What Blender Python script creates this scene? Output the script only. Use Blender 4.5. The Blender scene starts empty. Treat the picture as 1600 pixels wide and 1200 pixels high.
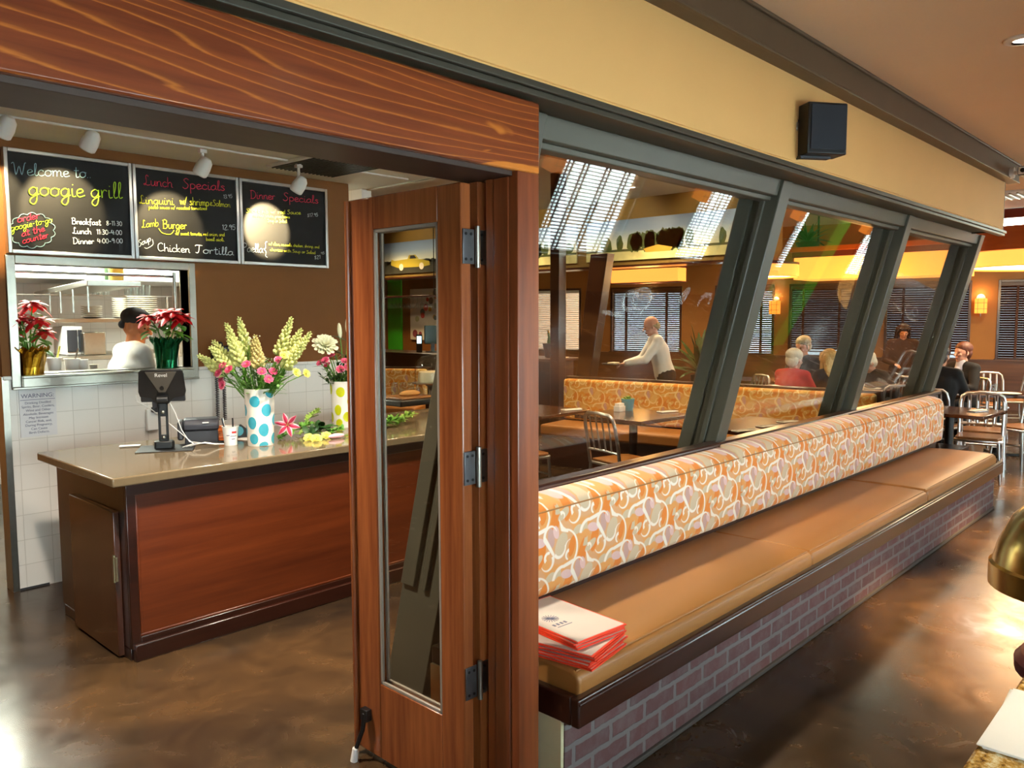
import bpy, bmesh, math, random
from math import sin, cos, pi, radians, sqrt, atan2, floor
from mathutils import Matrix, Vector, Euler
random.seed(7)
SC = bpy.context.scene
COL = SC.collection

# ------------------------------------------------------------------ camera
FPX, YAW, PITCH, ROLL, CAM_H = 1251.84, radians(43.137), radians(4.875), radians(-0.142), 1.68
_F = Vector((cos(YAW)*cos(PITCH), sin(YAW)*cos(PITCH), -sin(PITCH)))
_R0 = Vector((sin(YAW), -cos(YAW), 0)); _U0 = _R0.cross(_F)
_R = cos(ROLL)*_R0 + sin(ROLL)*_U0
_U = -sin(ROLL)*_R0 + cos(ROLL)*_U0
CAM = Vector((0, 0, CAM_H))
cd = bpy.data.cameras.new('camera'); cam = bpy.data.objects.new('camera', cd); COL.objects.link(cam)
cd.sensor_width = 36; cd.lens = FPX/1600*36; cd.clip_start = .02; cd.clip_end = 100
cam.matrix_world = Matrix(((_R.x, _U.x, -_F.x, CAM.x), (_R.y, _U.y, -_F.y, CAM.y), (_R.z, _U.z, -_F.z, CAM.z), (0, 0, 0, 1)))
SC.camera = cam

def at(px, py, **k):
    """point where the sight line of a photo pixel meets the plane x=, y= or z="""
    d = _F + (px-800)/FPX*_R - (py-600)/FPX*_U
    a, v = list(k.items())[0]; i = 'xyz'.index(a)
    return CAM + d*((v-CAM[i])/d[i])

# ------------------------------------------------------------------ world, exposure
w = bpy.data.worlds.new('daylight'); SC.world = w; w.use_nodes = True
bg = w.node_tree.nodes['Background']; bg.inputs[0].default_value = (.78, .93, 1, 1); bg.inputs[1].default_value = 13.0
SC.view_settings.view_transform = 'Standard'; SC.view_settings.look = 'None'
SC.view_settings.exposure = 0.72; SC.view_settings.gamma = 1; SC.view_settings.use_curve_mapping = False
SC.cycles.max_bounces = 8; SC.cycles.diffuse_bounces = 4; SC.cycles.glossy_bounces = 4
SC.cycles.transparent_max_bounces = 16; SC.cycles.transmission_bounces = 6
SC.cycles.sample_clamp_indirect = 6; SC.cycles.caustics_reflective = False; SC.cycles.caustics_refractive = False
SC.cycles.blur_glossy = 1.0

def lamp(kind, loc, power, color=(1, .78, .5), size=.1, target=None, angle=70, blend=.6, name='light', parent=None, sizey=None):
    l = bpy.data.lights.new(name, kind); l.energy = power; l.color = color
    if kind == 'AREA':
        l.size = size; l.shape = 'DISK'
        if sizey: l.shape = 'RECTANGLE'; l.size_y = sizey
    else:
        l.shadow_soft_size = size
    if kind == 'SPOT': l.spot_size = radians(angle); l.spot_blend = blend
    o = bpy.data.objects.new(name, l); COL.objects.link(o); o.location = loc
    if target is not None:
        o.rotation_euler = (Vector(target)-Vector(loc)).to_track_quat('-Z', 'Y').to_euler()
    if parent:
        o.parent = parent; o.location = Vector(loc)-parent.location
    return o
WARM = (1, .72, .42); SOFT = (1, .84, .62)
# recessed ceiling cans: (x, y, ceiling z, watts)
CANS = [(.4, -.5, 2.95, 40), (2.4, -.5, 2.95, 60), (4.95, .25, 2.95, 640), (4.42, .885, 2.95, 25), (6.9, .3, 2.95, 640), (9.0, .5, 2.95, 600),
        (1.0, 3.1, 2.75, 105), (2.5, 3.1, 2.75, 95), (2.4, 4.1, 2.75, 9), (3.6, 3.9, 2.75, 14),
        (5.6, 3.4, 3.4, 70), (5.6, 5.6, 3.4, 60), (7.2, 3.6, 3.4, 70), (7.6, 7.0, 3.4, 60), (9.3, 2.4, 3.4, 70), (9.1, 9.2, 3.4, 110), (9.1, 6.3, 3.4, 110), (9.1, 12.2, 3.4, 110),
        (11.3, 7.6, 3.4, 60), (13.2, 4.4, 3.4, 90), (13.0, 8.4, 3.4, 70), (14.4, 2.6, 3.4, 90), (11.6, .8, 3.4, 80)]
for (x, y, z, p) in CANS:
    lob = y < 1 and z < 3
    lamp('SPOT', (x, y, z-.04), p*2.2, (1, .64, .30) if lob else ((1, .88, .72) if z < 3 else WARM), .06, (x, y, 0), 55 if lob else 125, .35 if lob else .8, 'can_beam')
for y in (5.6, 7.0, 8.6, 10.2, 11.8):
    lamp('SPOT', (8.75, y, 3.36), 42, SOFT, .06, (10.0, y, 2.75), 80, .7, 'mural_wash_beam')
# kitchen fluorescents
lamp('AREA', (2.0, 6.6, 2.70), 150, (.93, 1, .86), 1.4, (2.0, 6.6, 0), name='kitchen_tube_light', sizey=.6)
lamp('AREA', (2.6, 8.4, 2.70), 150, (.93, 1, .86), 1.4, (2.6, 8.4, 0), name='kitchen_tube_light', sizey=.6)

# ------------------------------------------------------------------ mesh helpers
class MB:
    def __init__(s): s.v = []; s.f = []; s.X = None; s.mi = []; s.cur = 0
    def add(s, vs, fs):
        o = len(s.v)
        if s.X is not None: vs = [tuple(s.X @ Vector(p)) for p in vs]
        s.v += [tuple(p) for p in vs]; s.f += [tuple(i+o for i in f) for f in fs]; s.mi += [s.cur]*len(fs)
        return s
    def box(s, x0, x1, y0, y1, z0, z1):
        return s.add([(x0,y0,z0),(x1,y0,z0),(x1,y1,z0),(x0,y1,z0),(x0,y0,z1),(x1,y0,z1),(x1,y1,z1),(x0,y1,z1)],
                     [(0,3,2,1),(4,5,6,7),(0,1,5,4),(1,2,6,5),(2,3,7,6),(3,0,4,7)])
    def prism(s, pts, axis, a, b):
        """extrude a 2-D outline along an axis from a to b"""
        n = len(pts)
        def P(p, t): return {'x': (t, p[0], p[1]), 'y': (p[0], t, p[1]), 'z': (p[0], p[1], t)}[axis]
        vs = [P(p, a) for p in pts]+[P(p, b) for p in pts]
        fs = [tuple(range(n))[::-1], tuple(range(n, 2*n))]+[(i, (i+1) % n, n+(i+1) % n, n+i) for i in range(n)]
        return s.add(vs, fs)
    def cyl(s, p0, p1, r0, r1=None, n=16, caps=True):
        return s.tube([p0, p1], [r0, r0 if r1 is None else r1], n, caps)
    def tube(s, path, r, n=8, caps=True, closed=False, flat=None):
        path = [Vector(p) for p in path]; m = len(path)
        rs = r if isinstance(r, (list, tuple)) else [r]*m
        vs = []; prev = None
        for i, p in enumerate(path):
            if closed: t = path[(i+1) % m]-path[i-1]
            else: t = path[min(i+1, m-1)]-path[max(i-1, 0)]
            t = t.normalized() if t.length > 1e-9 else Vector((0, 0, 1))
            if prev is None:
                a = Vector((0, 0, 1)) if abs(t.z) < .9 else Vector((1, 0, 0)); u = t.cross(a).normalized()
            else:
                u = prev-t*prev.dot(t)
                u = u.normalized() if u.length > 1e-6 else t.orthogonal().normalized()
            prev = u; v = t.cross(u); fl = 1 if flat is None else flat
            for k in range(n):
                a = 2*pi*k/n; vs.append(tuple(p+rs[i]*(cos(a)*u+fl*sin(a)*v)))
        fs = []
        for i in range(m if closed else m-1):
            for k in range(n):
                j = (i+1) % m
                fs.append((i*n+k, i*n+(k+1) % n, j*n+(k+1) % n, j*n+k))
        if caps and not closed: fs += [tuple(range(n))[::-1], tuple(range((m-1)*n, m*n))]
        return s.add(vs, fs)
    def lathe(s, prof, c=(0, 0, 0), n=24):
        vs = []; fs = []; m = len(prof)
        for (r, z) in prof:
            for k in range(n):
                a = 2*pi*k/n; vs.append((c[0]+max(r, 1e-4)*cos(a), c[1]+max(r, 1e-4)*sin(a), c[2]+z))
        for i in range(m-1):
            for k in range(n): fs.append((i*n+k, i*n+(k+1) % n, (i+1)*n+(k+1) % n, (i+1)*n+k))
        if prof[0][0] < 2e-3: fs.append(tuple(range(n))[::-1])
        if prof[-1][0] < 2e-3: fs.append(tuple(range((m-1)*n, m*n)))
        return s.add(vs, fs)
    def ell(s, c, r, nu=14, nv=9, M=None):
        if not isinstance(r, (tuple, list)): r = (r, r, r)
        vs = [(0, 0, -1)]
        for j in range(1, nv):
            b = -pi/2+pi*j/nv
            for i in range(nu):
                a = 2*pi*i/nu; vs.append((cos(a)*cos(b), sin(a)*cos(b), sin(b)))
        vs.append((0, 0, 1)); fs = []
        for i in range(nu): fs.append((0, 1+(i+1) % nu, 1+i))
        for j in range(nv-2):
            for i in range(nu):
                a = 1+j*nu; fs.append((a+i, a+(i+1) % nu, a+nu+(i+1) % nu, a+nu+i))
        L = len(vs)-1; a = 1+(nv-2)*nu
        for i in range(nu): fs.append((a+i, a+(i+1) % nu, L))
        out = []
        for p in vs:
            q = Vector((p[0]*r[0], p[1]*r[1], p[2]*r[2]))
            if M is not None: q = M @ q
            out.append(tuple(q+Vector(c)))
        return s.add(out, fs)
    def cap(s, p0, r0, p1, r1, n=12):
        """tapered capsule"""
        p0 = Vector(p0); p1 = Vector(p1); s.ell(p0, r0, n, 8); s.ell(p1, r1, n, 8)
        if (p1-p0).length > 1e-4: s.tube([p0, p1], [r0, r1], n)
        return s
    def grid(s, fn, nu, nv):
        vs = [fn(i/nu, j/nv) for j in range(nv+1) for i in range(nu+1)]
        fs = [(j*(nu+1)+i, j*(nu+1)+i+1, (j+1)*(nu+1)+i+1, (j+1)*(nu+1)+i) for j in range(nv) for i in range(nu)]
        return s.add(vs, fs)

def smooth_angle(me, ang=radians(38)):
    me.polygons.foreach_set('use_smooth', [True]*len(me.polygons))
    try: me.set_sharp_from_angle(angle=ang)
    except Exception: pass

def obj(name, mb, mat, parent=None, world=True, bevel=0, seg=2, smooth=True, sub=0, props=None):
    """link a mesh builder as ONE object; world=True means its points are world points"""
    off = Vector((0, 0, 0))
    if parent is not None and world:
        p = parent
        while p is not None: off += p.location; p = p.parent
    me = bpy.data.meshes.new(name)
    me.from_pydata([tuple(Vector(v)-off) for v in mb.v], [], mb.f)
    mats = mat if isinstance(mat, (list, tuple)) else [mat]
    for m in mats: me.materials.append(m)
    if len(mats) > 1: me.polygons.foreach_set('material_index', mb.mi)
    bm = bmesh.new(); bm.from_mesh(me); bmesh.ops.recalc_face_normals(bm, faces=bm.faces); bm.to_mesh(me); bm.free()
    if smooth: smooth_angle(me)
    o = bpy.data.objects.new(name, me); COL.objects.link(o)
    if parent is not None: o.parent = parent
    if bevel:
        b = o.modifiers.new('bevel', 'BEVEL'); b.width = bevel; b.segments = seg; b.limit_method = 'ANGLE'; b.angle_limit = radians(40)
    if sub:
        m = o.modifiers.new('sub', 'SUBSURF'); m.levels = sub; m.render_levels = sub
    if props:
        for k, v in props.items(): o[k] = v
    return o

def tag(o, label, cat, group=None):
    o['label'] = label; o['category'] = cat
    if group: o['group'] = group
    return o
def thing(name, label, cat, loc=(0, 0, 0), rz=0, group=None):
    o = bpy.data.objects.new(name, None); COL.objects.link(o); o.empty_display_size = .1
    o.location = loc; o.rotation_euler = (0, 0, rz)
    return tag(o, label, cat, group)
def struct(name, mb, mat, **k):
    o = obj(name, mb, mat, **k); o['kind'] = 'structure'
    return o
def dup(root, loc=None, rz=None, label=None, group=None):
    def cp(o, par):
        c = o.copy(); COL.objects.link(c)
        if par is not None: c.parent = par
        for ch in kids.get(o.name, []): cp(ch, c)
        return c
    kids = {}
    for o in COL.objects:
        if o.parent is not None: kids.setdefault(o.parent.name, []).append(o)
    r = cp(root, None)
    if loc is not None: r.location = loc
    if rz is not None: r.rotation_euler = (0, 0, rz)
    if label: r['label'] = label
    if group: r['group'] = group
    return r
def blob(name, caps, mat, parent, voxel=.008, smooth=6, world=False, ells=()):
    """one continuous surface grown over overlapping tapered capsules"""
    mb = MB()
    for c in caps: mb.cap(*c)
    for e in ells: mb.ell(*e)
    o = obj(name, mb, mat, parent, world=world)
    r = o.modifiers.new('skin', 'REMESH'); r.mode = 'VOXEL'; r.voxel_size = voxel; r.use_smooth_shade = True
    if smooth:
        m = o.modifiers.new('smooth', 'SMOOTH'); m.iterations = smooth; m.factor = .5
    return o
# ------------------------------------------------------------------ materials
def lin(h):
    if not isinstance(h, str): return (*h, 1)
    c = [int(h[i:i+2], 16)/255 for i in (0, 2, 4)]
    return (*[x/12.92 if x <= .04045 else ((x+.055)/1.055)**2.4 for x in c], 1)
class NT:
    def __init__(s, name):
        s.m = bpy.data.materials.new(name); s.m.use_nodes = True; s.t = s.m.node_tree; s.n = s.t.nodes
        s.b = s.n['Principled BSDF']; s.out = s.n['Material Output']
    def node(s, ty, ins=None, **k):
        n = s.n.new(ty)
        for a, v in k.items(): setattr(n, a, v)
        for i, v in (ins or {}).items(): s.put(n.inputs[i], v)
        return n
    def put(s, sock, v):
        if isinstance(v, bpy.types.NodeSocket): s.t.links.new(v, sock)
        elif isinstance(v, E): s.put(sock, v.s)
        else: sock.default_value = v
    def coord(s, sc=(1, 1, 1), which='Object', rot=(0, 0, 0), loc=(0, 0, 0)):
        c = s.node('ShaderNodeTexCoord')
        return s.node('ShaderNodeMapping', {0: c.outputs[which], 1: loc, 2: rot, 3: sc}).outputs[0]
    def noise(s, vec, scale=5, detail=3, rough=.5, dist=0):
        return s.node('ShaderNodeTexNoise', {'Vector': vec, 'Scale': scale, 'Detail': detail, 'Roughness': rough, 'Distortion': dist}).outputs[0]
    def ramp(s, fac, stops, interp='LINEAR'):
        n = s.node('ShaderNodeValToRGB', {0: fac}); r = n.color_ramp; r.interpolation = interp
        while len(r.elements) < len(stops): r.elements.new(.5)
        for e, (p, c) in zip(r.elements, stops): e.position = p; e.color = lin(c)
        return n.outputs[0]
    def mix(s, fac, a, b):
        n = s.node('ShaderNodeMix', data_type='RGBA')
        s.put(n.inputs[0], fac); s.put(n.inputs[6], lin(a) if isinstance(a, str) else a); s.put(n.inputs[7], lin(b) if isinstance(b, str) else b)
        return n.outputs[2]
    def bump(s, h, st=.2, dist=.01):
        s.put(s.b.inputs['Normal'], s.node('ShaderNodeBump', {'Height': h, 'Strength': st, 'Distance': dist}).outputs[0])
    def set(s, **k):
        names = dict(color='Base Color', rough='Roughness', metal='Metallic', spec='Specular IOR Level', trans='Transmission Weight', ior='IOR',
                     emit='Emission Color', estr='Emission Strength', coat='Coat Weight', crough='Coat Roughness', sheen='Sheen Weight', alpha='Alpha', sss='Subsurface Weight')
        for a, v in k.items():
            if a in ('color', 'emit') and isinstance(v, str): v = lin(v)
            s.put(s.b.inputs[names[a]], v)
        return s.m
class E:
    """tiny expression wrapper over Math nodes"""
    def __init__(s, nt, sock): s.nt = nt; s.s = sock
    def op(s, o, b=None, c=None):
        n = s.nt.node('ShaderNodeMath', operation=o); s.nt.put(n.inputs[0], s.s)
        if b is not None: s.nt.put(n.inputs[1], b)
        if c is not None: s.nt.put(n.inputs[2], c)
        return E(s.nt, n.outputs[0])
    def __add__(s, b): return s.op('ADD', b)
    def __sub__(s, b): return s.op('SUBTRACT', b)
    def __mul__(s, b): return s.op('MULTIPLY', b)
    def __truediv__(s, b): return s.op('DIVIDE', b)
    def abs(s): return s.op('ABSOLUTE')
    def fract(s): return s.op('FRACT')
    def floor(s): return s.op('FLOOR')
    def sqrt(s): return s.op('SQRT')
    def min(s, b): return s.op('MINIMUM', b)
    def max(s, b): return s.op('MAXIMUM', b)
    def lt(s, b): return s.op('LESS_THAN', b)
    def gt(s, b): return s.op('GREATER_THAN', b)
    def mod(s, b): return s.op('FLOORED_MODULO', b)
def sep(nt, vec):
    n = nt.node('ShaderNodeSeparateXYZ', {0: vec}); return [E(nt, o) for o in n.outputs]

def plain(name, c, rough=.5, metal=0, var=.06, scale=6, **k):
    nt = NT(name)
    if var:
        f = nt.noise(nt.coord(), scale, 3)
        L = lin(c); d = tuple(max(0, x*(1-2*var)) for x in L[:3])+(1,); l = tuple(min(1, x*(1+2*var)) for x in L[:3])+(1,)
        nt.set(color=nt.mix(f, d, l))
    else: nt.set(color=c)
    nt.set(rough=rough, metal=metal, **k)
    return nt.m
def emitter(name, c, st, base='ffffff'):
    nt = NT(name); nt.set(color=base, emit=c, estr=st, rough=.5); return nt.m
def wood(name, dark, light, axis='z', scale=1.0, rough=.3, contrast=(.35, .7), coat=.3, lines=None):
    """stretched-noise timber; lines = (count, colour) adds sharp contour grain"""
    nt = NT(name); i = 'xyz'.index(axis)
    a = [14*scale]*3; a[i] = .9*scale; b = [5*scale]*3; b[i] = .35*scale
    fine = nt.noise(nt.coord(tuple(a)), 3, 5, .6)
    big = nt.noise(nt.coord(tuple(b)), 1.2, 2, .5, .6)
    m = E(nt, fine)*.45+E(nt, big)*.55
    c = nt.ramp(m, [(contrast[0], dark), (contrast[1], light)])
    if lines:
        q = [2.4*scale]*3; q[i] = .22*scale
        base = E(nt, nt.noise(nt.coord(tuple(q)), 1.3, 2.0, .45, .1))*lines[0]+E(nt, fine)*.5+sep(nt, nt.coord())[2]*lines[2]
        fr = base.fract()
        ln = nt.ramp(fr, [(0, 'dddddd'), (.10, '555555'), (.28, '101010'), (.90, '000000'), (1, 'dddddd')])
        pq = [3.2*scale]*3; pq[i] = .55*scale
        pt = nt.ramp(nt.noise(nt.coord(tuple(pq), loc=(3.1, 0, .4)), 2.0, 4, .55, .5), [(.63, '000000'), (.65, 'ffffff')])
        c = nt.mix((E(nt, ln)*.8).max(E(nt, pt)*.9), c, lines[1])
    nt.set(color=c, rough=rough, coat=coat, crough=.15)
    nt.bump(m, .06, .004)
    return nt.m

M = {}
M['cream'] = plain('cream_plaster', 'dcaa66', .7, var=.03, scale=2)
M['ceil'] = plain('ceiling_paint', 'e2c09a', .8, var=.03, scale=1.5)
M['ceil_white'] = plain('white_ceiling_paint', 'd2cdba', .8, var=.03)
M['olive'] = plain('dark_olive_paint', '39362c', .42, var=.05)
M['beam'] = plain('umber_beam_paint', '554330', .5, var=.06)
M['mull'] = plain('grey_green_steel_paint', '4d4c41', .38, var=.05)
M['brown'] = plain('brown_wall_paint', '7c4a12', .7, var=.04)
M['ochre'] = plain('ochre_wall_paint', '9a652a', .65, var=.07, scale=3)
M['olive_wall'] = plain('olive_gold_wall_paint', '75591b', .7, var=.06)
M['green'] = plain('bright_green_paint', '2fae1c', .6, var=.04)
M['redbrown'] = plain('oxblood_wall_paint', '5e1d14', .6, var=.05)
M['door'] = wood('red_stained_fir', '6f361c', 'a86032', 'z', 1.0, .26, coat=.5)
M['header'] = wood('bold_grained_fir_beam', '58230f', '8a421e', 'x', 1.0, .3, coat=.4, lines=(25, 'cc7a2e', 44))
M['post'] = wood('stained_fir_post', '67301a', '9c542c', 'z', .9, .3, coat=.4)
M['darkwood'] = wood('espresso_wood', '210d08', '3c1a10', 'x', .9, .28, coat=.5)
M['darkwood_z'] = wood('espresso_upright_wood', '2a120b', '40200f', 'z', .9, .3, coat=.5)
M['soffit'] = wood('dull_dark_soffit_wood', '2a1810', '3d2718', 'x', .9, .5, coat=0)
M['wainscot'] = wood('brown_wainscot_wood', '452713', '6b4223', 'x', .6, .35, coat=.2)
M['enddoor'] = wood('glossy_brown_cabinet_door', '36190e', '57301c', 'z', .7, .2, coat=.5)
M['panel'] = wood('mahogany_panel', '4c1e0c', '783818', 'x', .55, .32, coat=.4)
M['table'] = wood('walnut_table_top', '35190e', '57301c', 'x', .8, .22, coat=.6)
M['seatwood'] = wood('honey_seat_wood', '7c4a20', 'a9703a', 'x', 1.2, .35)
M['orangewood'] = wood('orange_soffit_veneer', '9c3f0c', 'c05c18', 'y', .5, .4)
M['blind'] = wood('dark_blind_slat', '33190f', '4c2819', 'x', .8, .45)
M['tape'] = plain('brown_blind_tape', '4a2a1c', .8)
M['steel'] = plain('brushed_steel', 'a5a197', .30, 1, .05, 30)
M['alu'] = plain('satin_aluminium', 'cfd0d0', .3, 1, .03, 20)
M['hinge'] = plain('grey_hinge_steel', '77777a', .38, 1, .08, 40)
M['black'] = plain('black_plastic', '0c0c0e', .4, var=0)
M['dgrey'] = plain('charcoal_plastic', '2c2d33', .5, var=.04)
M['white'] = plain('white_plastic', 'e6e4df', .45, var=.02)
M['paper'] = plain('white_paper', 'ece8e0', .8, var=.02)
M['vinyl'] = plain('tan_vinyl', 'a26c36', .42, var=.05, scale=3)
M['counter'] = plain('taupe_stone_top', '6b5c46', .1, var=.06, scale=40)
M['brass'] = plain('aged_brass', 'b8a468', .22, 1, .05, 10)
M['gold'] = plain('gold_foil', 'c59a2e', .25, 1, .15, 20)
M['ramekin'] = plain('cream_ceramic', 'e9e3d3', .25, var=.02)
M['leaf'] = plain('leaf_green', '5a8f2c', .5, var=.2, scale=9)
M['leaf_dark'] = plain('dark_leaf_green', '244a1a', .5, var=.2, scale=9)
M['stem'] = plain('stem_green', '5b8a2c', .5, var=.1)
M['red_bract'] = plain('poinsettia_red', 'd3141c', .55, var=.12, scale=14)
M['pink'] = plain('carnation_pink', 'e0567c', .6, var=.18, scale=30)
M['pale_pink'] = plain('pale_pink_petal', 'efb4bd', .6, var=.1, scale=30)
M['snap'] = plain('yellow_green_bud', 'c6ca7e', .6, var=.15, scale=40)
M['mumtan'] = plain('tan_green_bud', 'c2b070', .6, var=.15, scale=40)
M['leaf_lite'] = plain('pale_leaf_green', '8aa844', .55, var=.2, scale=20)
M['cakem'] = plain('tan_frosting', 'd9c3a0', .6, var=.1)
M['yellow'] = plain('soft_yellow_petal', 'e9df6a', .6, var=.12, scale=30)
M['mum'] = plain('cream_white_petal', 'e6e6c4', .6, var=.06, scale=30)
M['lily'] = plain('lily_pink_petal', 'cf2d55', .5, var=.15, scale=12)
M['teal'] = plain('turquoise_glaze', '3fa3b8', .25, var=.08, scale=25)
M['lime'] = plain('lime_glaze', 'c5ca1c', .25, var=.08, scale=25)
M['vase'] = plain('white_glaze', 'ece8de', .2, var=.02)
M['orange'] = plain('orange_plastic', 'e8701a', .5, var=.05)
M['orange_cover'] = plain('fluorescent_orange_cover', 'f2401c', .5, var=.03)
M['menu_page'] = plain('menu_grey_page', 'cbbdb4', .6, var=.02)
M['skin'] = plain('skin', 'c98e6c', .5, var=.06, scale=12)
M['skin_tan'] = plain('tan_skin', 'b06f45', .5, var=.06, scale=12)
M['skin_pink'] = plain('rosy_skin', 'd09a82', .5, var=.06, scale=12)
M['hair_white'] = plain('white_hair', 'd8d2c0', .6, var=.12, scale=40)
M['hair_grey'] = plain('grey_blond_hair', '9f916c', .6, var=.15, scale=40)
M['hair_blonde'] = plain('blonde_hair', 'c9a468', .55, var=.2, scale=40)
M['hair_brown'] = plain('dark_brown_hair', '2b1710', .5, var=.2, scale=40)
M['hair_chest'] = plain('chestnut_hair', '5a2e18', .5, var=.2, scale=40)
M['c_white'] = plain('white_cotton', 'e2e0d8', .8, var=.03)
M['c_red'] = plain('red_knit', 'b5121f', .85, var=.08, scale=30)
M['c_navy'] = plain('navy_knit', '10141f', .85, var=.1)
M['c_green'] = plain('dark_green_knit', '123d18', .85, var=.1)
M['c_black'] = plain('black_cloth', '0d0d11', .85, var=.05)
M['c_brown'] = plain('brown_coat_cloth', '3b2416', .85, var=.15)
M['c_shirt'] = plain('grey_blue_shirt', 'b4b6c4', .8, var=.05)
M['c_cream'] = plain('cream_cloth', 'd9cdb4', .8, var=.05)
M['eye'] = plain('dark_eye', '120b08', .2, var=0)
M['lip'] = plain('lip', '9a5148', .5, var=0)
M['brickcream'] = plain('cream_brick_paint', 'd8cfa6', .7, var=.08)
M['chalk_w'] = plain('white_chalk', 'dfe6e6', .9, var=0)
M['chalk_b'] = plain('blue_grey_chalk', '8fb4be', .9, var=0)
M['chalk_g'] = plain('lime_chalk', 'a9d233', .9, var=0)
M['chalk_y'] = plain('yellow_chalk', 'dfe038', .9, var=0)
M['chalk_r'] = plain('pink_red_chalk', 'e0304f', .9, var=0)
M['board'] = plain('black_chalkboard', '0c0c0e', .6, var=.1, spec=.3)
M['ink'] = plain('grey_blue_ink', '6a6a80', .8, var=0)
M['amber'] = emitter('glowing_amber_shade', (1, .26, .03, 1), 1.2, 'e08a2a')
M['amber_hot'] = emitter('glowing_yellow_amber_shade', (1, .29, .05, 1), 1.4, 'e0a02a')
M['bulb'] = emitter('lit_bulb', (1, .9, .72, 1), 14)
M['diffuser'] = emitter('lit_white_diffuser', (1, .9, .7, 1), 5)
M['tube'] = emitter('glowing_white_panel', (.9, 1, .82, 1), 7)

def glass(name, tint=(1, 1, 1, 1), ior=1.5, rough=0.0):
    """clear pane: Fresnel share of mirror over a see-through body"""
    nt = NT(name); nt.n.remove(nt.b)
    bf = E(nt, nt.node('ShaderNodeNewGeometry').outputs['Backfacing'])
    fr = nt.node('ShaderNodeFresnel', {'IOR': bf*(1/ior-ior)+ior}); tr = nt.node('ShaderNodeBsdfTransparent', {0: tint}); gl = nt.node('ShaderNodeBsdfGlossy', {'Roughness': rough})
    mx = nt.node('ShaderNodeMixShader', {0: fr.outputs[0], 1: tr.outputs[0], 2: gl.outputs[0]})
    nt.t.links.new(mx.outputs[0], nt.out.inputs[0]); return nt.m
M['pane'] = glass('window_glass', (.95, .97, .95, 1), 1.55)
M['doorpane'] = glass('door_glass', (.96, .96, .92, 1), 1.5)
M['pane_dim'] = glass('daylight_dimming_glass', (.22, .22, .22, 1), 1.5)  # tint put in to dim the daylight behind the far blinds
M['pane_mid'] = glass('half_dimming_glass', (.5, .5, .5, 1), 1.5)  # weaker tint, lets more of the daylight through
M['drink'] = glass('drinking_glass', (.93, .96, .96, 1), 1.45)

def floor_mat():
    nt = NT('stained_concrete')
    v = nt.coord(); a = nt.noise(v, .9, 6, .62, 1.2); b = nt.noise(v, 4.5, 5, .6, .8)
    c = nt.ramp(E(nt, a)*.7+E(nt, b)*.3, [(.34, '261e18'), (.5, '3c2d1e'), (.66, '573f26')])
    nt.set(color=c, rough=nt.node('ShaderNodeMapRange', {0: b, 1: .3, 2: .7, 3: .16, 4: .30}).outputs[0], spec=.5)
    nt.bump(b, .03, .01); return nt.m
M['floor'] = floor_mat()
def brick_mat():
    nt = NT('painted_brick'); x, y, z = sep(nt, nt.coord())
    wb = (E(nt, nt.noise(nt.coord(), 22, 3))-.5)*.012
    v = nt.node('ShaderNodeCombineXYZ', {0: x+y+wb, 1: z+wb, 2: 0.0}).outputs[0]
    br = nt.node('ShaderNodeTexBrick', {'Vector': v, 'Color1': lin('6b3f3c'), 'Color2': lin('5a3838'), 'Mortar': lin('767070'), 'Scale': 1.0, 'Mortar Size': .011,
                 'Mortar Smooth': .25, 'Brick Width': .215, 'Row Height': .075})
    n = nt.noise(nt.coord(), 12, 5, .65); n2 = nt.noise(nt.coord(), 2.5, 3)
    c = nt.mix(nt.ramp(n, [(.42, '000000'), (.7, 'aaaaaa')]), br.outputs[0], '7e7876')
    c = nt.mix(E(nt, n2)*.35, c, '5c4f52')
    nt.set(color=c, rough=.75); nt.bump(E(nt, n)*.3-br.outputs[1], .5, .01); return nt.m
M['brick'] = brick_mat()
def tile_mat():
    nt = NT('white_wall_tile'); x, y, z = sep(nt, nt.coord())
    v = nt.node('ShaderNodeCombineXYZ', {0: x+y, 1: z, 2: 0.0}).outputs[0]
    br = nt.node('ShaderNodeTexBrick', {'Vector': v, 'Color1': lin('e4dfd8'), 'Color2': lin('dfdad3'), 'Mortar': lin('c9c3ba'), 'Scale': 1.0, 'Mortar Size': .0022,
                 'Mortar Smooth': .2, 'Brick Width': .155, 'Row Height': .155}, offset=0.0)
    nt.set(color=br.outputs[0], rough=.22); nt.bump(E(nt, br.outputs[1])*-1, .3, .004); return nt.m
M['tile'] = tile_mat()
def granite():
    nt = NT('gold_granite'); n = nt.noise(nt.coord(), 70, 4, .7); v = nt.node('ShaderNodeTexVoronoi', {'Vector': nt.coord(), 'Scale': 90.0}).outputs[1]
    c = nt.ramp(n, [(.35, '5a3a16'), (.5, 'c99a44'), (.65, 'efe2b4')]); nt.set(color=c, rough=.12); return nt.m
M['granite'] = granite()
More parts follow.
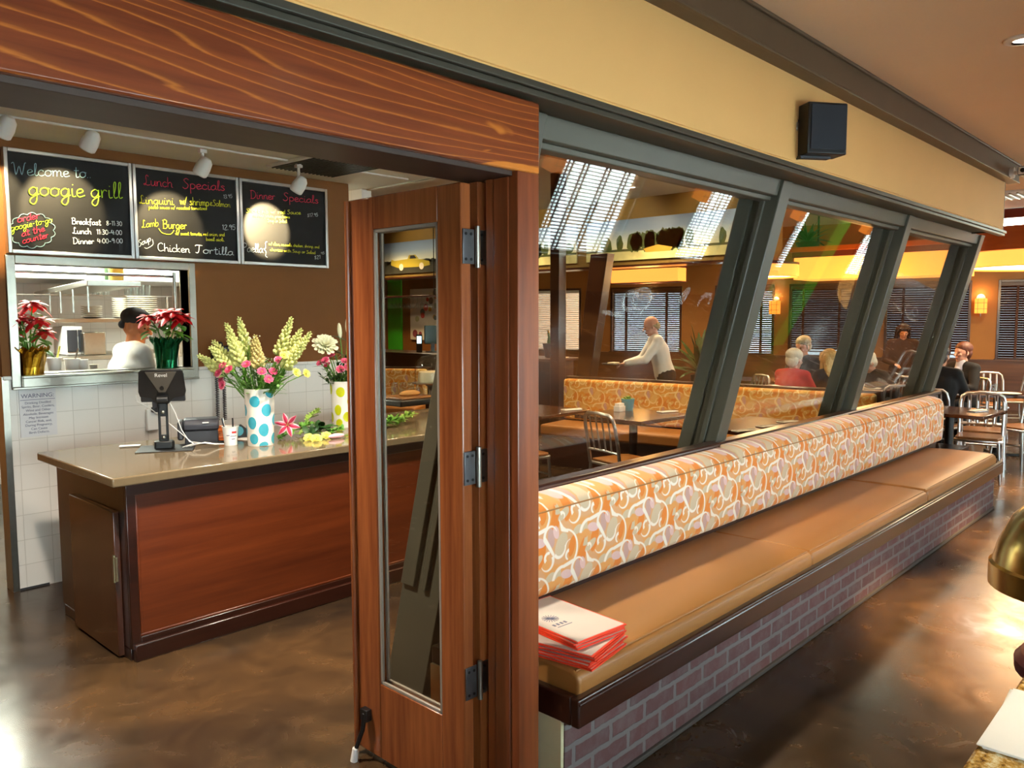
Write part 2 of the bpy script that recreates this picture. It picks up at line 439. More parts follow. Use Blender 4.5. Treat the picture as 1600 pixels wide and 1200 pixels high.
def fabric(name, back=('de954c', 'e29f5c'), beige='cdb494', line='eee0d0', blush='dcb4ae', ax=('x', 'z'), tile=.355, row=.335, u0=0.0, v0=0.0, deep='df7f2a', mid='d99f6e'):
    """woven upholstery: tapered white scroll hearts, beige and blush paisleys on orange; two motifs per repeat, half a step apart"""
    nt = NT(name); xyz = dict(zip('xyz', sep(nt, nt.coord())))
    u = (xyz[ax[0]]-u0)/tile; v = (xyz[ax[1]]-v0)/row; K = row/tile
    def cell(du, dv): return (u+du).fract()-.5, ((v+dv).fract()-.5)*K
    def ss(e, w): return E(nt, nt.node('ShaderNodeMapRange', {0: e.s, 1: -w, 2: w, 3: 1.0, 4: 0.0}, clamp=True).outputs[0])
    def arc(C, cx, cy, r, a0, a1, w0, w1):
        a = C[0]-cx; b = C[1]-cy; d = (a*a+b*b).sqrt(); m_ = radians((a0+a1)/2); h = radians((a1-a0)/2)
        ca = a*cos(m_)+b*sin(m_); sa = b*cos(m_)-a*sin(m_); ang = sa.op('ARCTAN2', ca.s)
        wid = (ang*(.5/h)+.5)*((w1-w0)*.82)+w0*.82
        return ss((d-r).abs()-wid, .006)*ss(ang.abs()-h, .04)
    def seg(C, x0, y0, x1, y1, w0, w1):
        L2 = (x1-x0)**2+(y1-y0)**2; a = C[0]-x0; b = C[1]-y0
        t = ((a*(x1-x0)+b*(y1-y0))*(1/L2)).max(0.0).min(1.0)
        p = a-t*(x1-x0); q = b-t*(y1-y0)
        return ss((p*p+q*q).sqrt()-(t*(w1-w0)+w0), .006)
    def disc(C, cx, cy, rx, ry, rot=0):
        a = C[0]-cx; b = C[1]-cy; p = a*cos(rot)+b*sin(rot); q = b*cos(rot)-a*sin(rot)
        return ss((p*p*(1/rx**2)+q*q*(1/ry**2)).sqrt()-1.0, .07)
    def both(fs):
        r = None
        for C in CS:
            for f in fs:
                m = f[0](C, *f[1:]); r = m if r is None else r.max(m)
        return r
    CS = [cell(0, 0), cell(.5, .5)]
    c = nt.mix(nt.noise(nt.coord(), 9, 3), back[0], back[1])
    c = nt.mix(both([(disc, .18, -.36, .16, .10, .3), (disc, -.02, .05, .26, .27, 0)]), c, mid)
    c = nt.mix(both([(disc, -.36, -.04, .075, .17, -.25), (disc, .20, -.05, .06, .13, -.3), (disc, .40, -.17, .08, .19, -.35)]), c, deep)
    c = nt.mix(both([(disc, .0, .0, .10, .16, -.5), (arc, .46, .05, .10, -110, 150, .062, .05), (disc, .31, .13, .09, .05, .3), (disc, .06, .36, .12, .05, .5)]), c, beige)
    c = nt.mix(both([(disc, -.18, .12, .06, .12, .1)]), c, 'c49a8e')
    c = nt.mix(both([(disc, .11, -.37, .11, .055, -.2), (disc, -.09, .17, .05, .08, .3)]), c, blush)
    w_ = both([(arc, .06, -.07, .24, -48, 98, .022, .012), (seg, .225, -.235, .06, -.262, .024, .022), (arc, .02, -.42, .158, 72, 172, .022, .030), (seg, -.03, .31, .025, .19, .003, .030), (seg, .025, .19, .12, .145, .03, .014),
               (arc, -.185, .145, .11, 20, 195, .006, .030), (seg, -.290, .12, -.205, .005, .030, .024), (seg, -.205, .005, -.14, -.085, .024, .018), (arc, -.25, -.145, .106, -155, 25, .004, .030), (arc, -.235, -.10, .055, 60, 225, .020, .026),
               (arc, -.03, -.03, .107, -145, 10, .026, .014), (arc, .17, -.055, .095, 90, 170, .003, .013), (arc, .145, -.145, .055, 90, 250, .026, .012), (arc, -.47, -.13, .04, -60, 150, .005, .028)])
    c = nt.mix(w_, c, line)
    nt.set(color=c, rough=.8, sheen=.1); nt.bump(nt.noise(nt.coord(), 300, 2), .08, .002)
    return nt.m
# ------------------------------------------------------------------ the room shell
def lab(o, label, cat='wall'):
    o['label'] = label; o['category'] = cat; return o
struct('floor', MB().box(-3.2, 19, -1.7, 14.2, -.1, 0), M['floor'], smooth=False)
# ceilings: lobby, counter room and kitchen, dining room
struct('ceiling', MB().box(-3.2, 11.2, -1.6, 1.62, 2.95, 3.05).box(8.06, 11.2, 1.62, 3.0, 2.95, 3.05), M['ceil'], smooth=False)
struct('ceiling_lobby_edge', MB().box(11.2, 11.26, -1.6, 3.06, 2.95, 3.4).box(8.06, 11.2, 3.0, 3.06, 2.95, 3.4), M['redbrown'], smooth=False)
struct('ceiling_counter_room', MB().box(-3.2, 4.25, 1.86, 9.4, 2.75, 2.85), M['ceil_white'], smooth=False)
struct('ceiling_dining', MB().box(4.25, 19, 1.66, 14.2, 3.4, 3.5).box(11.2, 19, -1.6, 1.66, 3.4, 3.5), M['ceil_white'], smooth=False)
struct('wall_ceiling_step', MB().box(4.2, 4.25, 1.95, 9.4, 2.74, 3.42), M['ceil_white'], smooth=False)
struct('wall_west', MB().box(-3.2, -3.1, -1.6, 9.4, 0, 3.05), M['brown'], smooth=False)
# hall behind the kitchen wall's free end, and kitchen walls
struct('wall_hall', MB().box(-3.1, 1.30, 7.0, 7.1, 0, 2.75).box(1.22, 1.30, 7.1, 9.4, 0, 2.75), M['brown'], smooth=False)

# kitchen wall with the pass opening
KX0, KX1, KY = 1.405, 3.93, 5.5
PX0, PX1, PZ0, PZ1 = 1.50, 2.565, 1.325, 2.0
kw = MB(); kw.cur = 1
kw.box(KX0, KX1, KY, KY+.12, 0, 1.31)
kw.cur = 0
kw.box(KX0, PX0, KY, KY+.12, 1.31, PZ1).box(PX1, KX1, KY, KY+.12, 1.31, PZ1).box(KX0, KX1, KY, KY+.12, PZ1, 2.75).box(PX0, PX1, KY, KY+.12, 1.31, PZ0)
struct('wall_kitchen', kw, [M['brown'], M['tile']], smooth=False)
struct('baseboard_kitchen', MB().box(KX0+.02, 1.6, KY-.004, KY, 0, .012), M['dgrey'], smooth=False)
struct('trim_tile_cap', MB().box(KX0, PX0-.02, KY-.012, KY, 1.30, 1.325).box(PX1+.05, KX1, KY-.012, KY, 1.30, 1.325), M['tile'], bevel=.005)
struct('trim_wall_corner', MB().box(KX0-.006, KX0+.03, KY-.006, KY+.126, 0, 1.32), M['steel'], smooth=False)
fr = MB()
fr.box(PX0-.05, PX0, KY-.02, KY+.14, PZ0-.07, PZ1+.05).box(PX1, PX1+.045, KY-.02, KY+.14, PZ0-.07, PZ1+.05)
fr.box(PX0, PX1, KY-.02, KY+.14, PZ1, PZ1+.05).box(PX0, PX1, KY-.06, KY+.30, PZ0-.015, PZ0).box(PX0, PX1, KY-.055, KY-.03, PZ0-.07, PZ0-.015)
fr.box(PX0-.05, PX1+.045, KY-.03, KY, PZ0-.085, PZ0-.07)
lab(struct('trim_pass_window', fr, M['steel'], bevel=.003), 'brushed steel frame and sill around the kitchen pass window', 'window frame')
struct('wall_kitchen_rear', MB().box(1.3, 4.25, 9.2, 9.3, 0, 2.75).box(4.15, 4.25, 5.62, 9.3, 0, 2.75), M['tile'], smooth=False)

# portal: grained header beam, post
hb = struct('header_beam', MB().box(-1.6, 1.945, 1.70, 1.835, 2.125, 2.345), M['header'], bevel=.006)
lab(hb, 'thick reddish fir header beam with bold orange grain over the doorway', 'beam')
struct('trim_portal_soffit', MB().box(-1.6, 1.84, 1.72, 1.92, 2.110, 2.126), M['soffit'], bevel=.002)
pm = MB().box(1.842, 1.942, 1.70, 1.84, 0, 2.125).box(1.836, 1.842, 1.735, 1.80, 0, 2.11)
lab(struct('portal_post', pm, M['post'], bevel=.005), 'reddish fir post at the right of the doorway beside the bench', 'post')
struct('portal_post_far', MB().box(-1.75, -1.6, 1.70, 1.84, 0, 2.345), M['post'], bevel=.005)
struct('wall_lobby_north', MB().box(-3.1, -1.75, 1.72, 1.84, 0, 2.36), M['cream'], smooth=False)

# fascia, its trims, soffit and umber ceiling beam
struct('wall_fascia', MB().box(-3.1, 7.95, 1.68, 1.90, 2.41, 2.95).box(-3.1, 7.95, 1.68, 1.70, 2.385, 2.41).box(-3.1, 7.95, 1.90, 2.02, 2.41, 3.42), M['cream'], bevel=.004)
tr = MB().box(-3.1, 7.99, 1.660, 1.70, 2.372, 2.394).box(-3.1, 7.985, 1.672, 1.72, 2.352, 2.372).box(-3.1, 7.97, 1.70, 1.96, 2.397, 2.41).box(7.95, 7.965, 1.68, 2.02, 2.385, 2.95)
struct('trim_fascia_edge', tr, M['olive'], bevel=.003)
bmz = MB().box(-3.1, 8.06, 1.60, 1.69, 2.80, 2.95).box(-3.1, 8.06, 1.585, 1.60, 2.935, 2.95).box(-3.1, 8.06, 1.592, 1.61, 2.796, 2.808)
lab(struct('ceiling_beam', bmz, M['beam'], bevel=.003), 'long umber brown beam along the lobby ceiling above the fascia', 'beam')

# leaning partition glazing
YB, ZB, YT, ZT = 2.27, .955, 1.90, 2.40
LEAN = (YT-YB)/(ZT-ZB)
def lean_y(z, off=0): return YB+LEAN*(z-ZB)+off
def lean_bar(mb, x0, x1, o0, o1, z0, z1):
    return mb.add([(x0, lean_y(z0, o0), z0), (x1, lean_y(z0, o0), z0), (x1, lean_y(z0, o1), z0), (x0, lean_y(z0, o1), z0),
                   (x0, lean_y(z1, o0), z1), (x1, lean_y(z1, o0), z1), (x1, lean_y(z1, o1), z1), (x0, lean_y(z1, o1), z1)],
                  [(0,3,2,1),(4,5,6,7),(0,1,5,4),(1,2,6,5),(2,3,7,6),(3,0,4,7)])
MX = [2.22, 4.26, 6.33, 8.34]
for i, x in enumerate(MX):
    m = MB(); lean_bar(m, x-.115, x, 0, .24, .0, ZT-.005)
    for s in (-1, 1):
        xx = x-.115 if s < 0 else x
        a, b = (xx-.016, xx+.002) if s < 0 else (xx-.002, xx+.016)
        lean_bar(m, a, b, .075, .105, ZB-.4, ZT-.02); lean_bar(m, a, b, .150, .235, ZB-.4, ZT-.02)
    o = struct('mullion', m, M['mull'], bevel=.004)
    lab(o, ['leaning grey steel mullion hidden behind the fir post', 'leaning grey steel mullion nearest the fir post', 'leaning grey steel mullion in the middle of the glass partition',
            'leaning grey steel mullion at the far end of the glass partition'][i], 'mullion')
hd = MB(); lean_bar(hd, 2.08, 8.32, .018, .22, ZT-.085, ZT-.002); lean_bar(hd, 2.08, 8.32, .05, .11, ZT-.108, ZT-.085)
struct('trim_glazing_head', hd, M['mull'], bevel=.004)
for i in range(3):
    g = MB(); lean_bar(g, MX[i]+.0, MX[i+1]-.115, .118, .126, .30, ZT-.09)
    o = struct('window_%d' % (i+1), g, M['pane'], smooth=False)
    lab(o, 'leaning glass pane of the partition '+['between the fir post and first steel mullion', 'between the first and second steel mullions', 'between the last two steel mullions'][i], 'window')
M['faint_stroke'] = None
def faint_stroke_mat():  # thin translucent white strokes laid on the panes
    nt = NT('faint_white_strokes'); nt.n.remove(nt.b)
    tr = nt.node('ShaderNodeBsdfTransparent'); df = nt.node('ShaderNodeBsdfDiffuse', {0: lin('e8e6e0')})
    mx = nt.node('ShaderNodeMixShader', {0: .13, 1: tr.outputs[0], 2: df.outputs[0]}); nt.t.links.new(mx.outputs[0], nt.out.inputs[0]); return nt.m
M['faint_stroke'] = faint_stroke_mat()
def on_glass(px, py):
    d = _F + (px-800)/FPX*_R - (py-600)/FPX*_U; off = .117
    t = (YB+off+LEAN*(CAM_H-ZB))/(d.y-LEAN*d.z); return CAM+d*t
def pane_strokes(pane, strokes):
    m = MB()
    for (wd, P) in strokes:
        P = [on_glass(*q) for q in P]; n = len(P); vs = []
        for i, q in enumerate(P):
            tg = (P[min(i+1, n-1)]-P[max(i-1, 0)]).normalized(); sd = tg.cross(Vector((0, -1, LEAN))).normalized(); w2 = wd*(.45+.55*sin(pi*(i+.5)/n))
            vs += [tuple(q-sd*w2), tuple(q+sd*w2)]
        m.add(vs, [(2*i, 2*i+2, 2*i+3, 2*i+1) for i in range(n-1)])
    obj('pane_mark', m, M['faint_stroke'], pane, smooth=False)
def arcpx(cx, cy, rx, ry, a0, a1, rot=0, n=18):
    out = []
    for i in range(n+1):
        a = radians(a0+(a1-a0)*i/n); x = rx*cos(a); y = ry*sin(a); out.append((cx+x*cos(rot)-y*sin(rot), cy+x*sin(rot)+y*cos(rot)))
    return out
p1, p3 = bpy.data.objects['window_1'], bpy.data.objects['window_3']
pane_strokes(p1, [(.012, arcpx(985, 470, 11, 15, 0, 340, .5)), (.012, arcpx(1003, 468, 13, 17, 60, 400, .5)), (.010, [(1000, 490), (1012, 478), (1018, 465), (1015, 458)]), (.016, [(1090, 478), (1094, 468), (1102, 461), (1110, 462), (1109, 470), (1106, 476)]), (.012, [(941, 487), (955, 490), (972, 492)])])
pane_strokes(p1, [(.030, [(1062, 474), (1066, 466), (1072, 459), (1078, 450)])])
pane_strokes(p3, [(.014, [(1396, 473), (1402, 480), (1408, 486), (1410, 492)]), (.010, arcpx(1420, 484, 5, 8, 0, 300)), (.010, arcpx(1430, 487, 4, 7, 90, 400)), (.012, [(1417, 494), (1424, 499), (1434, 501)]), (.012, [(1370, 497), (1376, 503), (1380, 507)])])
struct('trim_partition_sill', MB().box(2.06, 8.42, 2.225, 2.312, .92, .955), M['darkwood'], bevel=.012, seg=3)
struct('wall_partition', MB().box(2.07, 8.38, 2.245, 2.30, 0, .92), M['darkwood'], smooth=False)

# mural soffit wall over the dining room, and an oxblood bulkhead with a bright clerestory
struct('wall_soffit', MB().box(10.0, 10.35, 4.75, 13.9, 2.43, 3.4), M['olive_wall'], smooth=False)
struct('trim_soffit', MB().box(9.97, 10.36, 4.72, 13.9, 2.40, 2.43), M['darkwood'], smooth=False)
struct('wall_bulkhead', MB().box(12.6, 12.75, -1.6, 4.2, 2.98, 3.4).box(12.6, 12.75, 2.75, 4.2, 2.5, 2.98).box(12.6, 12.75, -1.6, 4.2, 2.45, 2.56), M['redbrown'], smooth=False)
lab(struct('window_4', MB().box(12.66, 12.70, -1.6, 2.75, 2.56, 2.98), M['tube'], smooth=False), 'bright white clerestory strip above the round orange soffit', 'window')
struct('wall_north', MB().box(4.25, 19, 14.0, 14.1, 0, 3.5), M['brown'], smooth=False)
struct('wall_bar_side', MB().box(4.15, 4.25, 9.3, 14.1, 0, 3.5), M['brown'], smooth=False)

# ------------------------------------------------------------------ window walls with blinds and sconces
def blind(label, loc, rz, wd, z0, z1, tilt, mat, group, step=.042, sw=.05, tapes=(.12, .88), tmat=None, gap=0.0):
    t = thing('window_blind', label, 'blind', loc, rz, group)
    s = MB(); n = int((z1-z0-.08-gap)/step)
    c, q = cos(tilt)*sw/2, sin(tilt)*sw/2
    for k in range(n):
        z = z1-.08-k*step
        s.add([(0, -c, z-q), (wd, -c, z-q), (wd, c, z+q), (0, c, z+q), (0, -c, z-q+.003), (wd, -c, z-q+.003), (wd, c, z+q+.003), (0, c, z+q+.003)],
              [(0,3,2,1),(4,5,6,7),(0,1,5,4),(1,2,6,5),(2,3,7,6),(3,0,4,7)])
    obj('slats', s, mat, t, world=False, smooth=False)
    obj('head_rail', MB().box(-.01, wd+.01, -.035, .035, z1-.06, z1), mat, t, world=False, bevel=.004)
    obj('bottom_rail', MB().box(0, wd, -.022, .022, z0+gap, z0+gap+.022), mat, t, world=False, bevel=.004)
    for f in tapes:
        x = wd*f
        obj('ladder_tape', MB().box(x-.019, x+.019, .027, .031, z0+gap+.02, z1-.05).box(x-.019, x+.019, -.031, -.027, z0+gap+.02, z1-.05), tmat or M['tape'], t, world=False, smooth=False)
    return t
def window_wall(name, org, rz, L, H, wins, mat, n0, thick=.14, pane='pane'):
    """wall along local +x with openings (s0, s1, z0, z1); the room is on local +y"""
    mb = MB(); cur = 0.0
    for (a, b, z0, z1) in wins:
        mb.box(cur, a, -thick, 0, 0, H); mb.box(a, b, -thick, 0, 0, z0); mb.box(a, b, -thick, 0, z1, H); cur = b
    mb.box(cur, L, -thick, 0, 0, H)
    o = struct(name, mb, mat, world=False, smooth=False); o.location = org; o.rotation_euler = (0, 0, rz)
    for i, (a, b, z0, z1) in enumerate(wins):
        f = MB(); e = .045
        f.box(a-e, a, -.10, .02, z0-e, z1+e).box(b, b+e, -.10, .02, z0-e, z1+e).box(a, b, -.10, .02, z1, z1+e).box(a-e-.02, b+e+.02, -.10, .045, z0-e, z0)
        wo = struct('window_%d' % (n0+i), f, M['darkwood_z'], world=False, bevel=.004); wo.location = org; wo.rotation_euler = (0, 0, rz)
        g = obj('glass_pane', MB().box(a, b, -.095, -.09, z0, z1), M[pane if (i < 3 or pane == 'pane') else ('pane_mid' if i < 5 else 'pane')], wo, world=False, smooth=False)
def sconce(label, loc, rz, group):
    t = thing('wall_sconce', label, 'sconce', loc, rz, group)
    obj('shade', MB().box(-.095, .095, .05, .2, -.13, .13), M['amber'], t, world=False, bevel=.006)
    g = MB()
    for x in (-.05, .045): g.box(x, x+.006, .199, .204, -.13, .13)
    for z in (-.055, .05): g.box(-.095, .095, .199, .204, z, z+.006)
    obj('shade_ribs', g, M['orangewood'], t, world=False)
    obj('wall_plate', MB().cyl((0, 0, .14), (0, .02, .14), .07, n=20).box(-.02, .02, .0, .06, .05, .14), M['steel'], t, world=False)
    obj('finial', MB().cyl((0, .11, -.13), (0, .11, -.19), .012, .006, 10), M['steel'], t, world=False)
    l = lamp('POINT', (0, .13, .22), 3, (1, .55, .2), .06, name='sconce_light', parent=None); l.parent = t
    return t

# far dining wall, angled
FO = Vector((17.45, -1.5, 0)); FD = Vector((-.2516, .9678, 0)); FRZ = atan2(FD.y, FD.x)
def far_s(px, py=500):
    d = _F + (px-800)/FPX*_R - (py-600)/FPX*_U
    # camera + t d on the wall line
    a = (FO-CAM); det = d.x*(-FD.y)+d.y*FD.x
    t = (a.x*(-FD.y)+a.y*FD.x)/det
    p = CAM+d*t; return (p-FO).dot(FD)
far = []
for (pr, pl) in ((1700, 1562), (1512, 1386), (1330, 1236), (1206, 1120), (1062, 957), (905, 876), (866, 760)):
    far.append((far_s(pr), far_s(pl), .90, 2.24))
window_wall('wall_far', FO, FRZ, 16, 3.5, far, M['ochre'], 5, pane='pane_dim')
FLAB = ['behind the tables at the right edge', 'behind the man in the dark suit', 'behind the seated man with grey blond hair', 'behind the first steel mullion with a lit sconce at its right',
        'behind the walking waiter in white', 'over the bar, bright and white, right of the dark upright', 'over the bar, bright and white, beside the fir post']
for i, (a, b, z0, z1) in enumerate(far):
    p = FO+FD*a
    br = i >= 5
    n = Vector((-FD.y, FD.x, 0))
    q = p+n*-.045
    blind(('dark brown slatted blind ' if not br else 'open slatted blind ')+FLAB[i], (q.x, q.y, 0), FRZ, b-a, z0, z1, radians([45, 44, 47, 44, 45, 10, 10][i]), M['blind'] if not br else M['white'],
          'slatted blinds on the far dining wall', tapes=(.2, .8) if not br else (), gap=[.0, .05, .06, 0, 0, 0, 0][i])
for px, l in ((1531, 'small square amber sconce between two blinds right of the suited man'), (1212, 'small square amber sconce beside the blind above the woman in red')):
    s = far_s(px); p = FO+FD*s; sconce(l, (p.x, p.y, 1.83), FRZ, 'amber wall sconces')
bbm = struct('baseboard_far', MB().box(0, 16, 0, .03, .0, .86).box(0, 16, 0, .06, .855, .885), M['wainscot'], world=False, smooth=False)
bbm.location = FO; bbm.rotation_euler = (0, 0, FRZ)

# street wall behind the camera (seen mirrored in the leaning glass)
SO = Vector((17.6, -1.5, 0)); SRZ = pi
# local +x runs towards -x world, room on local +y = -y world, so use the other direction instead
SO = Vector((-3.2, -1.5, 0)); SRZ = 0
sw = [(1.6, 4.4, .64, 2.05), (4.9, 7.7, .64, 2.05), (9.95, 11.44, .48, 2.0), (12.85, 13.85, .52, 2.0), (15.95, 17.05, .52, 2.0), (18.9, 20.1, .52, 2.0)]
window_wall('wall_street', SO, SRZ, 20.65, 3.5, sw, M['ochre'], 12)
SLAB = ['behind the camera by the doorway', 'behind the host stand', 'mirrored in the glass nearest the fir post', 'mirrored in the glass beside the first steel mullion', 'mirrored in the middle glass pane', 'mirrored in the last glass pane']
for i, (a, b, z0, z1) in enumerate(sw):
    blind('open dark slatted street blind '+SLAB[i], (SO.x+a, -1.545, 0), 0, b-a, z0, z1, radians(0), M['blind'], 'slatted blinds on the street wall', tapes=(.1, .28, .55, .8) if i else (.1, .5, .9))
for i, x in enumerate((6.44, 9.42, 12.38, 15.3)):
    sconce(['amber sconce mirrored at the top left of the glass', 'amber sconce mirrored left of the first steel mullion', 'amber sconce mirrored over the green stripe', 'amber sconce mirrored in the last glass pane'][i],
           (x, -1.5, 1.55), 0, 'amber street wall sconces')
struct('wall_street_column', MB().box(10.46, 10.84, -.4, .02, 0, 2.95), M['green'], bevel=.004)
struct('wall_east_end', MB().box(17.3, 19, -1.7, -1.5, 0, 3.5), M['ochre'], smooth=False)

# recessed cans (their beams are set up with the lights above)
LOBBY = ['in the lobby ceiling over the doorway', 'in the lobby ceiling before the near bench', 'in the lobby ceiling before the middle of the bench', 'in the lobby ceiling over the bench at the right picture edge', 'in the lobby ceiling past the speaker', 'in the lobby ceiling near the vent',
         'over the floor before the counter', 'over the counter front', 'over the counter top', 'over the counter end by the vases', 'over the near dining tables', 'over the table by the counter', 'over the orange booth', 'over the bar',
         'over the round tables', 'before the middle mural', 'before the lakeside tree mural', 'before the yellow car mural', 'behind the mural wall', 'over the family at the round table', 'over the far bar', 'over the suited man', 'over the tables at the right']
for (x, y, z, p), l in zip(CANS, LOBBY):
    t = thing('recessed_downlight', 'round white recessed downlight '+l, 'ceiling light', (x, y, z), 0, 'recessed downlights')
    obj('trim_ring', MB().lathe([(.052, -.012), (.085, -.006), (.088, 0), (.05, 0)], (0, 0, 0), 24), M['white'], t, world=False)
    obj('bulb', MB().lathe([(0, -.002), (.05, -.002), (.05, .0)], (0, 0, 0), 20), M['bulb'], t, world=False)
# ------------------------------------------------------------------ bifold doors folded back against the post
def door_leaf(name, x0, y0, y1, label, hinge=True):
    x1 = x0+.044; z0, z1 = .025, 2.10; L = .115
    zb, zt = .315, 1.985
    d = thing(name, label, 'door', (x0, y0, 0)); d['kind'] = 'structure'
    obj('stile', MB().box(x0, x1, y0, y0+L, z0, z1), M['door'], d, bevel=.005)
    obj('stile', MB().box(x0, x1, y1-L-.03, y1, z0, z1), M['door'], d, bevel=.005)
    obj('top_rail', MB().box(x0+.001, x1-.001, y0+L, y1-L-.03, zt, z1), M['door'], d, bevel=.003)
    obj('bottom_rail', MB().box(x0+.001, x1-.001, y0+L, y1-L-.03, z0, zb), M['door'], d, bevel=.003)
    a, b = y0+L, y1-L-.03; g = MB()
    for s in (x0+.004, x1-.014):
        g.box(s, s+.010, a, a+.012, zb, zt).box(s, s+.010, b-.012, b, zb, zt).box(s, s+.010, a, b, zt-.012, zt).box(s, s+.010, a, b, zb, zb+.012)
    obj('glazing_bead', g, M['bead'], d, bevel=.002)
    obj('glass_pane', MB().box(x0+.019, x0+.025, a, b, zb, zt), M['doorpane'], d, smooth=False)
    return d
M['bead'] = plain('grey_bead', '8c8378', .35, var=.05)  # plain grey glazing bead
d1 = door_leaf('door_1', 1.760, 1.868, 2.470, 'folded glazed fir door leaf facing the counter, with hinges and kick stop')
lab(struct('door_jamb', MB().box(1.834, 1.880, 1.868, 1.925, 0, 2.11).box(1.806, 1.836, 1.905, 1.93, 0, 2.10), M['door'], bevel=.003), 'narrow fir jamb board beside the folded door leaf', 'door jamb')
obj('edge_moulding', MB().tube([(1.752, 2.466, .03), (1.752, 2.466, 2.095)], .010, 10), M['door'], d1)
for z in (1.90, 1.185, .46):
    h = MB().box(1.763, 1.812, 1.862, 1.867, z-.055, z+.055).box(1.832, 1.884, 1.862, 1.867, z-.055, z+.055)
    o = obj('hinge', h, M['hinge'], d1, bevel=.001, props={'label': 'grey steel butt hinge'})
    obj('hinge_pin', MB().cyl((1.822, 1.857, z-.066), (1.822, 1.857, z+.066), .009, n=12), M['steel'], o)
    sc = MB()
    for xx in (1.775, 1.798, 1.846, 1.870):
        for zz in (-.04, .04): sc.cyl((xx, 1.8625, z+zz), (xx, 1.860, z+zz), .005, n=8)
    obj('screw', sc, M['black'], o)
ks = MB().box(1.735, 1.760, 2.38, 2.42, .155, .20).tube([(1.742, 2.40, .185), (1.735, 2.405, .12), (1.715, 2.42, .05)], [.010, .009, .008], 10)
kso = obj('door_stop', ks, M['black'], d1, bevel=.002)
obj('rubber_tip', MB().cyl((1.713, 2.421, .05), (1.708, 2.425, .0), .012, .015, 12), M['white'], kso)

# ------------------------------------------------------------------ waiting bench
M['fabric'] = fabric('orange_scroll_fabric', u0=.10, v0=.06)
bench = thing('waiting_bench', 'long built-in bench with orange scroll back cushions, tan seat and brick base', 'bench', (4.9, 1.9, 0))
bb = obj('brick_base', MB().box(2.0, 7.86, 1.635, 2.30, 0, .33), M['brick'], bench, smooth=False)
ce = obj('painted_end', MB().box(1.985, 2.0, 1.640, 2.30, 0, .33), M['brickcream'], bench, smooth=False, props={'label': 'cream painted end of the brick base'})
obj('footing', MB().box(2.0, 7.86, 1.622, 1.64, 0, .02), plain('grey_footing', '4a4440', .8), bench, bevel=.004)
wl = MB().box(1.985, 7.83, 1.565, 1.60, .325, .425).box(1.985, 2.02, 1.60, 2.06, .325, .425).box(7.80, 7.83, 1.60, 2.30, .325, .425).box(1.99, 7.83, 1.60, 2.30, .33, .40).box(7.83, 8.45, 1.98, 2.30, .33, .44)
obj('wood_ledge', wl, M['darkwood'], bench, bevel=.007, seg=3)
obj('wood_ledge_nosing', MB().tube([(1.99, 1.567, .408), (7.82, 1.567, .408)], .006, 8), M['darkwood'], bench)
for i, (a, b) in enumerate(((2.022, 3.902), (3.908, 5.802), (5.808, 7.70))):
    s = MB(); ds = (0, -.004, .004)[i]
    def sf(u, v, a=a, b=b): return (0, 0, 0)
    pr = [(1.60, .40), (1.592, .425), (1.592, .462), (1.60, .485+ds), (1.625, .498+ds), (1.75, .503+ds), (1.95, .502+ds), (2.15, .498), (2.15, .40)]
    s.prism(pr, 'x', a, b)
    obj('seat_cushion', s, M['vinyl'], bench, bevel=.012, seg=3)
    obj('seat_welt', MB().tube([(a+.012, 1.618, .494+ds), (b-.012, 1.618, .494+ds)], .0045, 8), M['vinyl'], bench)
obj('back_rail', MB().box(2.0, 7.95, 2.135, 2.24, .44, .56), M['darkwood'], bench, bevel=.004)
for i, (a, b) in enumerate(((2.02, 4.092), (4.098, 6.02), (6.026, 7.97))):
    dz = (0, .012, .004)[i]
    pr = [(2.235, .525), (2.11, .53), (2.088, .545), (2.080, .60), (2.078, .75), (2.082, .86), (2.092, .892), (2.115, .912+dz), (2.16, .928+dz), (2.232, .935+dz)]
    c = obj('back_cushion', MB().prism(pr, 'x', a, b), M['fabric'], bench, bevel=.016, seg=3)
    obj('seam_welt', MB().tube([(a+.02, 2.090, .886), (b-.02, 2.090, .886)], .0035, 8), M['vinyl2'] if 'vinyl2' in M else M['vinyl'], c)

# ------------------------------------------------------------------ menus on the bench end
random.seed(3)
mz = .5085
for k in range(12):
    th = .0062
    low = k < 8
    if low: cx, cy, rz = 2.14+random.uniform(-.012, .012), 1.765+random.uniform(-.012, .012), radians(10+random.uniform(-4, 4))
    else: cx, cy, rz = 2.19+random.uniform(-.006, .006), 1.805+random.uniform(-.006, .006), radians(-7+random.uniform(-2, 2))
    nm = ['lowest', 'second lowest', 'third from the bottom', 'fourth from the bottom', 'fifth from the bottom', 'sixth from the bottom', 'seventh from the bottom', 'eighth from the bottom',
          'fourth from the top', 'third from the top', 'second from the top', 'topmost'][k]
    t = thing('menu', 'orange edged menu, %s in the pile on the bench end' % nm, 'menu', (cx, cy, mz), rz, 'orange edged menus on the bench')
    hw, hl = .125, .195
    obj('cover', MB().box(-hw, hw, -hl, hl, 0, th-.0012), M['orange_cover'], t, world=False, bevel=.001, smooth=False)
    obj('page', MB().box(-hw+.006, hw-.007, -hl+.006, hl-.006, th-.0012, th-.0002), M['menu_page'], t, world=False, smooth=False)
    if k == 11:
        mbk = MB()
        for q in range(9):
            a = q*pi/9; mbk.tube([(-.045+.032*cos(a), .02+.032*sin(a), th), (-.045-.032*cos(a), .02-.032*sin(a), th)], .0012, 5)
        for q in range(4): mbk.box(-.085+q*.018, -.075+q*.018, -.045, -.028, th, th+.0004)
        mbk.box(-.083, -.012, -.06, -.056, th, th+.0004)
        obj('printed_emblem', mbk, M['ink'], t, world=False, smooth=False)
    mz += th+.0003

